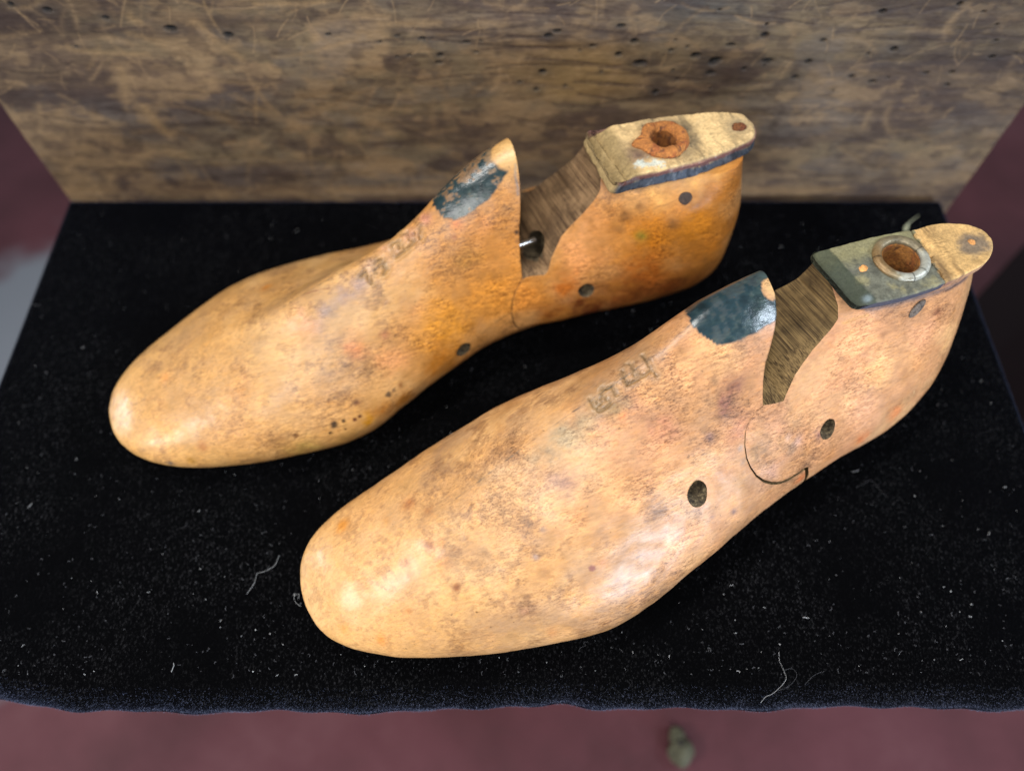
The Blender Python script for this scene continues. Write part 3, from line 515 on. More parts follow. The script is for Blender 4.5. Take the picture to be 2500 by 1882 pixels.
UK = np.array([0, .03, .1, .22, .35, .48, .60, .72, .86, 1.0])
A_ = np.array([2.0, 2.0, 2.0, 1.9, 1.6, 1.4, 1.4, 1.6, 2.0, 2.0])
def pchip(x, y, t):
    y = np.asarray(y, float); h = np.diff(x); d = np.diff(y) / h; m = np.zeros_like(y)
    m[1:-1] = (d[:-1] * h[1:] + d[1:] * h[:-1]) / (h[1:] + h[:-1]); m[0] = d[0] * 1.5 - m[1] * .5; m[-1] = d[-1] * 1.5 - m[-2] * .5
    i = np.clip(np.searchsorted(x, t, side='right') - 1, 0, len(x) - 2); s = (t - x[i]) / h[i]
    return (2*s**3-3*s**2+1)*y[i]+(s**3-2*s**2+s)*h[i]*m[i]+(-2*s**3+3*s**2)*y[i+1]+(s**3-s**2)*h[i]*m[i+1]
def section(p, u, th):
    g = lambda k: pchip(UK, p[k], u)
    zt, zb, wn, wf, cb, ct = [g(k) for k in ('zt', 'zb', 'wn', 'wf', 'cb', 'ct')]
    a = pchip(UK, A_, u); b = np.where(th < .5, pchip(UK, p['bn'], u), pchip(UK, p['bf'], u)); wr = pchip(UK, p['wr'], u)
    q0 = np.clip((p['r0'] - u) / p['r0'], 0, 1); q1 = np.clip((u - p['r1']) / (1 - p['r1']), 0, 1)
    cap = np.sqrt(np.clip(1 - q0**2.2, 0, 1)) * np.sqrt(np.clip(1 - q1**2.4, 0, 1))
    zm = zb + p['zm'] * (zt - zb)
    zt2 = zm + (zt - zm) * np.sqrt(np.clip(1 - q0**2.2, 0, 1)); zb2 = zm + (zb - zm) * np.sqrt(np.clip(1 - q0**3, 0, 1))
    side = np.where(th < .5, -1., 1.); t = np.where(th < .5, th * 2, 2 - 2 * th)
    w = np.where(side < 0, wn, wf) * cap; wrr = np.minimum(wr * cap, w * .6); tt = .7
    s_ = np.sin(np.clip(1 - t / tt, 0, 1) * np.pi / 2)
    y1 = wrr * np.sqrt(np.clip(1 - s_**6, 0, 1)) + (w - wrr) * np.clip(1 - s_**a, 0, 1)**b; z1 = zm + (zt2 - zm) * s_
    r = np.clip((t - tt) / (1 - tt), 0, 1) * np.pi / 2
    y2 = w * np.clip(np.cos(r), 0, 1)**.55; z2 = zm + (zb2 - zm) * np.sin(r)**.8
    y = np.where(t < tt, y1, y2); z = np.where(t < tt, z1, z2)
    f = np.clip((z - zb) / np.maximum(zt - zb, 1e-4), 0, 1); yc = cb + (ct - cb) * f**1.2
    k = np.clip((u - .6) / .4, 0, 1)**1.5; dz = z - p['hz']
    x = u * p['L'] - k * np.where(dz > 0, p['ht'] * np.clip(dz / .06, 0, 9)**1.4, p['hb'] * np.clip(-dz / .03, 0, 9)**2)
    return np.stack([x, side * y + yc, z], -1)
NU, NTH = 560, 520
def loft(p):
    e = np.linspace(0, 1, NU); u = np.clip(e - np.sin(2 * np.pi * e) / (2 * np.pi) * .6, 0, 1)
    U, T = np.meshgrid(u, np.linspace(0, 1, NTH, endpoint=False), indexing='ij')
    G = section(p, U, T)
    # gentle hand-worked unevenness
    N = np.cross(np.gradient(G, axis=0), np.gradient(G, axis=1)); N /= np.maximum(np.linalg.norm(N, axis=-1, keepdims=True), 1e-12)
    nz = (fbm(G, 60, p['seed'], 3) * .0011 + fbm(G, 260, p['seed'] + 5, 2) * .00022)
    edge = sstep(0, 6, np.minimum(np.arange(NU), NU - 1 - np.arange(NU)))[:, None]
    G = G + N * (nz * edge)[..., None] * np.sign(N[NU // 2, 0, 2])
    g = np.arange(NU * NTH).reshape(NU, NTH); gn = np.roll(g, -1, axis=1)
    q = np.stack([g[:-1], g[1:], gn[1:], gn[:-1]], -1).reshape(-1, 4)
    bm = bmesh.new(); me = bpy.data.meshes.new('loft'); me.from_pydata(G.reshape(-1, 3).tolist(), [], q.tolist())
    bm.from_mesh(me); bm.verts.ensure_lookup_table()
    ends = [bm.verts[i] for i in list(g[0]) + list(g[-1])]
    bmesh.ops.remove_doubles(bm, verts=ends, dist=1e-5); bmesh.ops.recalc_face_normals(bm, faces=bm.faces)
    bm.to_mesh(me); bm.free()
    return me

def heel_shape(p, P):
    zz, yy = np.array(p['ylim']).T * .001; yl = np.interp(P[:, 2], zz, yy)
    k = sstep(.165, .176, P[:, 0]) * sstep(.236, .214, P[:, 0]) * sstep(.040, .050, P[:, 2])
    ov = P[:, 1] - yl; w = .0015; sm = np.where(ov / w > 30, ov, w * np.log1p(np.exp(np.clip(ov / w, -30, 30))))
    P[:, 1] -= sm * k
    c = np.array(p['pc']); q = sstep(.052, .080, P[:, 2]) * sstep(.222, .245, P[:, 0]); P[:, :2] = c + (P[:, :2] - c) * (1 - p['shr'] * q)[:, None]
    return P

def paint(p, P, N):
    """albedo of the outer skin: base tones along the last, stains (and a painted highlight on the near last), strokes, teal paint"""
    n1 = fbm(P, 38, p['seed'], 5); n2 = fbm(P, 130, p['seed'] + 3, 5); n3 = fbm(P, (90, 260, 260), p['seed'] + 8, 4); n4 = fbm(P, 620, p['seed'] + 11, 3)
    xs = np.array([0, .05, .10, .15, .20, .27])
    base = np.stack([np.interp(P[:, 0], xs, lin(np.array(p['base']))[:, k]) for k in range(3)], -1)
    c = base * (1 + .6 * n1 + .7 * n2 + .3 * n3 + .5 * n4)[:, None]
    def mixc(col, w):
        nonlocal c; w = np.clip(w, 0, 1)[:, None]; c = c * (1 - w) + np.asarray(col) * w
    mixc(lin((190, 142, 92)), sstep(-.05, .30, n1) * .40)
    mixc(lin((240, 205, 155)), sstep(-.02, .28, -n1 + n2 * .5) * .35)
    mixc(lin((150, 110, 75)), sstep(.04, .26, n2 + n4) * .42)
    gg = np.interp(P[:, 0], *p['grime'])
    n5 = fbm(P, (55, 75, 75), p['seed'] + 31, 5); n6 = fbm(P, 95, p['seed'] + 37, 5)
    mixc(lin((160, 124, 84)), sstep(-.12, .24, n5 + n4 * .2) * .66 * gg)
    mixc(lin((156, 130, 112)), sstep(-.12, .28, n6 + n4 * .25) * .50 * gg)
    mixc(lin((130, 94, 66)), sstep(.0, .34, n2 + n6 * .4 + n4 * .4) * .55 * gg)
    mixc(lin((228, 188, 142)), sstep(.0, .22, -n5) * .35)
    wv = np.stack([fbm(P, 150, p['seed'] + 20 + k, 4) for k in range(3)], -1)
    Pw = P + wv * .010; Pw2 = P + wv * .0016
    for x, y, z, r, cr, cg, cb, s, h in p['stains']:  # the near last's list also holds a painted highlight
        ctr = np.array([x, y, z]) * .001; r *= .001
        if h:
            d = np.linalg.norm(Pw2 - ctr, axis=1); mixc(lin((cr, cg, cb)), (1 - sstep(r * .75, r * 1.1, d)) * s)
        else:
            rr = max(r, .0012); d = np.linalg.norm((Pw if r > .003 else Pw2) - ctr, axis=1); w = np.exp(-(d / rr) ** 2) * (1 + 2.2 * n2 + 1.2 * n4)
            mixc(lin((cr, cg, cb)) * (1 + 1.0 * n2 + .6 * n3)[:, None], w * min(1, s * p['sk']))
    for pts, r, cr, cg, cb, s in p['lines']:
        d = seg_dist(Pw2, np.array(pts) * .001); mixc(lin((cr, cg, cb)), np.exp(-(d / (r * .001 * .7)) ** 2) * s)
    # grime sitting in and round the stamped size marks
    if len(p['strokes']):
        d = np.min([seg_dist(P, np.array(s) * .001) for s in p['strokes']], 0)
        mixc(lin((158, 142, 112)), np.exp(-(d / .0018) ** 2) * .38)
        mixc(lin((92, 84, 60)), np.exp(-(d / .00045) ** 2) * .48)
    # teal paint over the tip of the cone
    ridge = pchip(UK, p['ct'], np.clip(P[:, 0] / p['L'], 0, 1))
    lim = np.interp(P[:, 0], np.array(p['tx']) * .001, np.array(p['tg']) * .001)
    sd = lim - abs(P[:, 1] - ridge) + fbm(P, 500, 44, 3) * .0013
    tw = sstep(-.0004, .0005, sd) * (P[:, 2] > .05) * (P[:, 0] < .181)
    mixc(lin((232, 202, 148)), np.exp(-(np.linalg.norm(P - np.array(p['tip']) * .001, axis=1) / (p['tipr'] * .001)) ** 2) * .7)
    tb = np.linalg.norm(Pw2 - np.array(p['tip']) * .001, axis=1); tw *= sstep(p['tipr'] * .00085, p['tipr'] * .0011, tb + n2 * .004)
    tw *= 1 - p['scuff'] * sstep(.04, .14, n2 + n4 * .8)
    tc = lin((34, 58, 70)) * (1 + 1.6 * n2 + 1.2 * n4)[:, None] + lin((70, 84, 66)) * sstep(-.05, .25, n1 + n4 * .5)[:, None] * .3
    mixc(tc, tw); painted = tw > .6
    for x, y, z, r in p['chips']:
        d = np.linalg.norm(Pw2 - np.array([x, y, z]) * .001, axis=1); mixc(lin((18, 34, 44)), 1 - sstep(r * .0009, r * .0014, d))
    gx = np.interp(P[:, 0], *p['pore'])
    al = np.clip(gx * (.55 + 2.2 * n1 + 2.5 * n2), .04, 1); al[painted] = 0
    return np.clip(c * np.array(p['wk']), .002, 1), al

def finish(part, skin, p, saw):
    """material per face (skin, saw cut, drilled hole) + vertex tint + stamped marks"""
    me = part.data
    bm = bmesh.new(); bm.from_mesh(me)
    bmesh.ops.remove_doubles(bm, verts=bm.verts, dist=1e-6)
    bmesh.ops.triangulate(bm, faces=[f for f in bm.faces if len(f.verts) > 4])
    bm.to_mesh(me); bm.free()
    me.materials.clear()
    for m in (M_WOOD, saw, M_HOLE): me.materials.append(m)
    mi = np.zeros(len(me.polygons), np.int32)
    co = get_co(me)
    for f in me.polygons:
        c = f.center; hit = skin.find_nearest(c, .0015)
        if c.z > p['plate_z'] - .0004 and f.normal.z > .9: continue
        if hit[0] is None or hit[3] > .00006:
            mi[f.index] = 1
            for hc, ha, hr, hl in p['holes']:
                d = c - Vector(hc); a = Vector(ha).normalized(); k = d.dot(a)
                if (d - a * k).length < hr * 1.12 and abs(k) < hl * .6: mi[f.index] = 2
    me.polygons.foreach_set('material_index', mi)
    N = np.empty(len(me.vertices) * 3, np.float32); me.vertex_normals.foreach_get('vector', N); N = N.reshape(-1, 3)
    cc, al = paint(p, co, N); set_col(me, cc, alpha=al)
    # stamp the marks into the surface
    if len(p['strokes']):
        near = np.where(np.linalg.norm(co - np.mean(np.concatenate([np.array(s) for s in p['strokes']]), 0) * .001, axis=1) < .04)[0]
        d = np.min([seg_dist(co[near], np.array(s) * .001) for s in p['strokes']], 0)
        co[near] -= N[near] * (np.exp(-(d / .00055) ** 2) * .00075 - np.exp(-((d - .0012) / .0005) ** 2) * .00020)[:, None]
        me.vertices.foreach_set('co', co.ravel().astype(np.float32))
    me.shade_smooth(); me.set_sharp_from_angle(angle=R(38)); me.update()

def make_last(p):
    root = bpy.data.objects.new('shoe_last', None); COL.objects.link(root); root.empty_display_size = .02
    root.location = (p['x0'], p['y0'], 0); root.rotation_euler = (0, 0, p['rot'])
    tag(root, p['label'], 'shoe last', 'pair of wooden shoe lasts')
    skin_me = loft(p)
    skin = BVHTree.FromPolygons([v.co[:] for v in skin_me.vertices], [f.vertices[:] for f in skin_me.polygons])
    p['skin'] = skin
    mm = lambda L: [(a * .001, b * .001) for a, b in L]
    parts = []
    for name, poly in (('forepart', mm(p['fore'])), ('heel_block', mm(p['heel']))):
        me = skin_me.copy()
        if name == 'heel_block':
            Q = heel_shape(p, get_co(me)); me.vertices.foreach_set('co', Q.ravel().astype(np.float32)); me.update()
            skin = BVHTree.FromPolygons([v.co[:] for v in me.vertices], [f.vertices[:] for f in me.polygons])
            p['skin'] = skin
        p['bvh_' + name] = skin
        o = bpy.data.objects.new(name, me); COL.objects.link(o)
        c = prism(poly); boolean(o, c, 'INTERSECT'); kill(c)
        if name == 'heel_block':
            c = prism(mm(p['faceskew'][0]), skew=p['faceskew'][1], ys=p['faceskew'][2]); boolean(o, c, 'DIFFERENCE'); kill(c)
        for k, (hc, ha, hr, hl) in enumerate(p['holes']):
            if (k == 0) != (name == 'forepart'): continue
            cut = cyl(hc, ha, hr, hl, 36, .03 if k != 3 else 0)
            boolean(o, cut, 'DIFFERENCE'); kill(cut)
        o.parent = root
        parts.append(o)
    for o, nm in zip(parts, ('forepart', 'heel_block')): finish(o, p['bvh_' + nm], p, p['saw'])
    return root, parts

def slab(outline, z0, z1, inset=.0006, lean=0, nsub=4, dish=0.):
    """closed slab from an outline (mm), rounded top edge; returns verts, faces"""
    O = np.array(outline) * .001
    # resample smooth closed outline
    seg = np.linalg.norm(np.roll(O, -1, 0) - O, axis=1); cum = np.concatenate([[0], np.cumsum(seg)]); Oc = np.concatenate([O, O[:1]])
    n = 160; m_ = len(O); Oe = []
    for i in range(m_):
        p0, p1, p2, p3 = O[i - 1], O[i], O[(i + 1) % m_], O[(i + 2) % m_]
        for q in range(8):
            t = q / 8; Oe.append(.5 * (2 * p1 + (p2 - p0) * t + (2 * p0 - 5 * p1 + 4 * p2 - p3) * t * t + (3 * p1 - p0 - 3 * p2 + p3) * t ** 3))
    Oc = np.array(Oe + [Oe[0]]); cum = np.concatenate([[0], np.cumsum(np.linalg.norm(np.diff(Oc, axis=0), axis=1))])
    t = np.linspace(0, cum[-1], n, endpoint=False); Q = np.stack([np.interp(t, cum, Oc[:, k]) for k in (0, 1)], -1)
    ctr = Q.mean(0)
    V = []; rings = []
    prof = [(0., z0), (0., z0 + (z1 - z0) * .5), (0., z1 - inset), (inset * .3, z1 - inset * .3), (inset, z1)]
    for off, z in prof:
        d = Q - ctr; L = np.linalg.norm(d, axis=1, keepdims=True); q = ctr + d * (1 - off / L)
        rings.append([(a, b, z) for a, b in q])
    for s in (.92, .82, .7, .56, .42, .28, .14):
        d = Q - ctr; q = ctr + d * s * (1 - inset / np.linalg.norm(d, axis=1, keepdims=True)); rings.append([(a, b, z1) for a, b in q])
    F = []
    for r in rings: V += r
    for k in range(len(rings) - 1):
        for i in range(n):
            j = (i + 1) % n; F.append((k * n + i, k * n + j, (k + 1) * n + j, (k + 1) * n + i))
    V.append((ctr[0], ctr[1], z1)); top = len(V) - 1
    V.append((ctr[0], ctr[1], z0)); bot = len(V) - 1
    m = (len(rings) - 1) * n
    for i in range(n):
        j = (i + 1) % n; F.append((m + i, m + j, top)); F.append((j, i, bot))
    return V, F
def subdiv_paint(o, fn, lv=2, disp=None):
    s = o.modifiers.new('s', 'SUBSURF'); s.subdivision_type = 'SIMPLE'; s.levels = lv; s.render_levels = lv
    me = evaluated(o); o.modifiers.clear(); o.data = me
    P = get_co(me); P0 = P.copy()
    if disp is not None:
        P = disp(P.copy()); me.vertices.foreach_set('co', P.ravel().astype(np.float32)); me.update()
    set_col(me, fn(P0)); me.shade_smooth(); me.set_sharp_from_angle(angle=R(45))
def fix_normals(o):
    bm = bmesh.new(); bm.from_mesh(o.data); bmesh.ops.recalc_face_normals(bm, faces=bm.faces); bm.to_mesh(o.data); bm.free()
def torus_ring(name, c, R_, r_, hz, parent, mat, paintf, wob=0, seed=0, lump=None, tilt=(0, 0)):
    nu, nv = 140, 28; V = []
    for i in range(nu):
        a = 2 * math.pi * i / nu
        for j in range(nv):
            b = 2 * math.pi * j / nv
            rr = r_ * (1 + wob * (vnoise(np.array([[math.cos(a) * 2, math.sin(a) * 2, b * .5]]), 1.2, seed)[0] - .5) * 2)
            rad = R_ + rr * math.cos(b); z = hz * (rr / r_) * math.sin(b)
            if lump and math.cos(b) > 0: rad += lump[1] * math.exp(-((math.atan2(math.sin(a - lump[0]), math.cos(a - lump[0]))) / .24) ** 2) * math.cos(b)
            V.append((c[0] + rad * math.cos(a), c[1] + rad * math.sin(a), c[2] + z))
    F = [(i * nv + j, ((i + 1) % nu) * nv + j, ((i + 1) % nu) * nv + (j + 1) % nv, i * nv + (j + 1) % nv) for i in range(nu) for j in range(nv)]
    o = mesh_obj(name, V, F, mat, parent); fix_normals(o); set_col(o.data, paintf(get_co(o.data))); return o
def lumpy_disc(name, c, r, h, parent, mat, paintf, seed=0):
    nu, nr = 48, 10; V = [(c[0], c[1], c[2] + h)]; F = []
    for k in range(1, nr + 1):
        t = k / nr
        for i in range(nu):
            a = 2 * math.pi * i / nu; w = 1 + .15 * math.sin(2 * a + seed) + .05 * math.sin(5 * a + seed * 2)
            nz = vnoise(np.array([[math.cos(a) * t * 3, math.sin(a) * t * 3, seed]]), 1.5, seed)[0]
            V.append((c[0] + r * t * w * math.cos(a), c[1] + r * t * w * math.sin(a), c[2] + h * (1 - t ** 4) * (.6 + .7 * nz) - (.0006 if k == nr else 0)))
    for i in range(nu): F.append((0, 1 + i, 1 + (i + 1) % nu))
    for k in range(nr - 1):
        for i in range(nu):
            j = (i + 1) % nu; F.append((1 + k * nu + i, 1 + (k + 1) * nu + i, 1 + (k + 1) * nu + j, 1 + k * nu + j))
    F.append(tuple(1 + (nr - 1) * nu + i for i in range(nu - 1, -1, -1)))
    o = mesh_obj(name, V, F, mat, parent); fix_normals(o); set_col(o.data, paintf(get_co(o.data))); return o
def rustf(P):
    a = fbm(P, 700, 3, 4)[:, None]; b = fbm(P, 260, 9, 3)[:, None]
    c = lin((186, 118, 56)) * (1 + .9 * a) ; w = sstep(.02, .14, b); c = c * (1 - w * .6) + lin((150, 72, 34)) * w * .6
    w = sstep(.06, .2, a); c = c * (1 - w * .75) + lin((80, 44, 34)) * w * .75
    a2 = fbm(P, 1900, 13, 3)[:, None]; c = c * (1 + 1.3 * a2)
    return np.clip(c, .01, 1)

def plate_cut(o, c, r, depth):
    cut = cyl((c[0], c[1], c[2]), (0, 0, 1), r, depth, 56); boolean(o, cut, 'DIFFERENCE'); kill(cut)

def mixed(c, col, w):
    w = np.clip(w, 0, 1)[:, None]; return c * (1 - w) + np.asarray(col) * w

# ---- far last
def build_far():
    p = FAR
    root, (fore, heel) = make_last(p)
    zt = .0855; zc = p['plate_z']
    V, F = slab(p['plate'], zc - .0002, zt, .0007)
    o = mesh_obj('top_plate', V, F, M_TOP, heel); fix_normals(o)
    tc = np.array([.2286, -.0048]); nc = np.array([.2580, -.0082])
    def col(P):
        n1 = fbm(P, 130, 61, 5); n2 = fbm(P, 600, 62, 4); n3 = fbm(P, (500, 60, 200), 63, 4)
        c = np.tile(lin((206, 174, 122)), (len(P), 1)) * (1 + 1.0 * n1 + 1.2 * n2)[:, None]
        c = mixed(c, lin((110, 95, 68)), sstep(.05, .2, n3 + n2 * .4) * .6)
        d = np.hypot(P[:, 0] - tc[0], P[:, 1] - tc[1])
        c = mixed(c, lin((70, 62, 50)), np.exp(-((d - .009) / .0035) ** 2) * (.55 + 2 * n2) * sstep(-.004, .006, (P[:, 0] - tc[0]) + (P[:, 1] - tc[1]) * .5 + .004))
        dl = np.hypot((P[:, 0] - .2165) / 1.4, P[:, 1] + .0085); c = mixed(c, lin((88, 62, 58)), np.exp(-(dl / .0045) ** 2) * .8)
        db = seg_dist(np.stack([P[:, 0], P[:, 1], P[:, 0] * 0], -1), [(.2155, -.0125, 0), (.222, -.0145, 0)])
        c = mixed(c, lin((205, 215, 205)), (1 - sstep(.0010, .0024, db + n2 * .005)) * .75)
        d = np.hypot(P[:, 0] - nc[0], P[:, 1] - nc[1] - .0005); c = mixed(c, lin((80, 80, 72)), np.exp(-(d / .0042) ** 2) * .75)
        c = mixed(c, lin((128, 108, 66)), sstep(.0025, -.001, P[:, 0] - .2125 - n2 * .004) * .7)
        # layered side: wine coloured band over a blue grey one
        side = sstep(-.0004, -.0010, P[:, 2] - zt) * sstep(.2045, .2065, P[:, 0]); k = (zt - P[:, 2]) / (zt - zc) + n1 * .35
        c = mixed(c, lin((122, 82, 76)), side * (k < .48))
        c = mixed(c, lin((68, 76, 88)) * 1.0, side * sstep(.44, .54, k)); c = mixed(c, lin((30, 36, 46)), side * sstep(.05, .14, n3) * sstep(.4, .5, k) * .7)
        c = mixed(c, lin((150, 156, 162)), side * sstep(.10, .22, n2) * .3)
        return np.clip(c, .005, 1)
    def disp(P):
        n2 = fbm(P, 420, 65, 4); up = P[:, 2] > zt - .0009
        P[:, 2] += np.where(up, n2 * .0010 + fbm(P, 150, 67, 3) * .0012, 0)
        # bevelled, split front end
        fr = np.clip((.2125 - P[:, 0] + (P[:, 1] + .003) * .08) / .0085, 0, 1); P[:, 2] = np.where(up, P[:, 2] - fr * .0048, P[:, 2])
        g = abs(P[:, 0] - (.2085 + (P[:, 1] + .004) * -.05)); P[:, 2] -= np.where(up, .0011 * np.exp(-(g / .00035) ** 2), 0)
        k = np.clip((zt - P[:, 2]) / (zt - zc), 0, 1); ctr = np.array([.236, -.007]); s = 1 - .0 * k
        q = .00030 * np.sin(k * 9) ; d = P[:, :2] - ctr; L = np.linalg.norm(d, axis=1, keepdims=True) + 1e-9; sidem = (~up)[:, None]
        P[:, :2] += np.where(sidem, d / L * (q[:, None] + k[:, None] * .0009 + n2[:, None] * .0010 + fbm(P, 160, 66, 3)[:, None] * .0012), 0)
        return P
    subdiv_paint(o, col, 2, disp)
    plate_cut(o, (tc[0], tc[1], zt), .0054, .030)
    fix_slots(o, M_TOP)
    plate_cut(heel, (tc[0], tc[1], zt), .0054, .040)
    ring = torus_ring('rusted_socket_ring', (tc[0], tc[1], zt + .0003), .0070, .0021, .0019, heel, M_RUST, rustf, .42, 3, (R(172), .0030))
    # socket lining
    tube('socket_lining', (tc[0], tc[1]), .0050, zt - .0185, zt + .0002, heel, M_RUST, lambda P: rustf(P) * (.8))
    lumpy_disc('rusty_nail_head', (nc[0], nc[1], zt - .0001), .0026, .0010, heel, M_RUST, lambda P: rustf(P) * np.array([.45, .42, .5]), 2)
    # dark wooden plug seen on the flank and steel bar in the cross-bored hole
    hc, ha, hr, hl = p['plug']
    d = side_plug('wooden_plug', p, hc, hr, heel, PLUG_DARK)
    b = Vector(p['bar'][0]); e = Vector(p['bar'][1]); bar = rod('hinge_bar', b, e, .0013, fore, M_STEEL); bar['label'] = 'bare steel hinge bar crossing the bored hole'
    return root
def fix_slots(o, m):
    o.data.materials.clear(); o.data.materials.append(m)
def tube(name, c, r, z0, z1, parent, mat, paintf):
    n = 64; m = 24; V = []; F = []
    for k in range(m + 1):
        z = z1 + (z0 - z1) * k / m
        for i in range(n):
            a = 2 * math.pi * i / n; V.append((c[0] + r * math.cos(a), c[1] + r * math.sin(a), z))
    for k in range(m):
        for i in range(n):
            j = (i + 1) % n; F.append((k * n + i, (k + 1) * n + i, (k + 1) * n + j, k * n + j))
    V.append((c[0], c[1], z0)); q = len(V) - 1
    for i in range(n): F.append((m * n + (i + 1) % n, m * n + i, q))
    # outer wall so that the lining has thickness
    base = len(V)
    for z in (z1, z0 - .0003):
        for i in range(n):
            a = 2 * math.pi * i / n; V.append((c[0] + (r + .0003) * math.cos(a), c[1] + (r + .0003) * math.sin(a), z))
    for i in range(n):
        j = (i + 1) % n; F.append((i, j, base + j, base + i)); F.append((base + i, base + j, base + n + j, base + n + i))
    V.append((c[0], c[1], z0 - .0003)); q = len(V) - 1
    for i in range(n): F.append((base + n + i, base + n + (i + 1) % n, q))
    o = mesh_obj(name, V, F, mat, parent); fix_normals(o); set_col(o.data, paintf(get_co(o.data))); return o
def rod(name, a, b, r, parent, mat):
    o = cyl((a + b) / 2, b - a, r, (b - a).length, 24); o.name = name; o.data.name = name; o.data.materials.append(mat); o.parent = parent
    o.data.shade_smooth(); o.data.set_sharp_from_angle(angle=R(40)); return o
def side_plug(name, p, hc, r, parent, mat, sx=1., depth=.004):
    hit = p['skin'].find_nearest(Vector(hc)); c, nrm = hit[0], hit[1]
    n, m = 44, 6; q = nrm.to_track_quat('Z', 'Y'); V = []; F = []
    zl = [-.002, .00012, .00018]
    for k, (rr, z) in enumerate(((1, -depth), (1, .00005), (.9, .00022), (.5, .0001))):
        for i in range(n):
            a = 2 * math.pi * i / n; V.append(tuple(c + q @ Vector((r * sx * rr * math.cos(a) * (1 + .08 * math.sin(2 * a + 1)), r * rr * math.sin(a) * (1 + .06 * math.sin(3 * a)), z))))
    for k in range(3):
        for i in range(n):
            j = (i + 1) % n; F.append((k * n + i, k * n + j, (k + 1) * n + j, (k + 1) * n + i))
    F.append(tuple(3 * n + i for i in range(n))); F.append(tuple(range(n - 1, -1, -1)))
    o = mesh_obj(name, V, F, mat, parent); fix_normals(o); return o
PLUG_DARK = mat_plate('dark_plug', (.02, .012, .01), (.05, .03, .022), (.10, .06, .04), 500)
M_STEEL = NT('bare_steel').out((.55, .55, .54), .3, None, Metallic=1.)

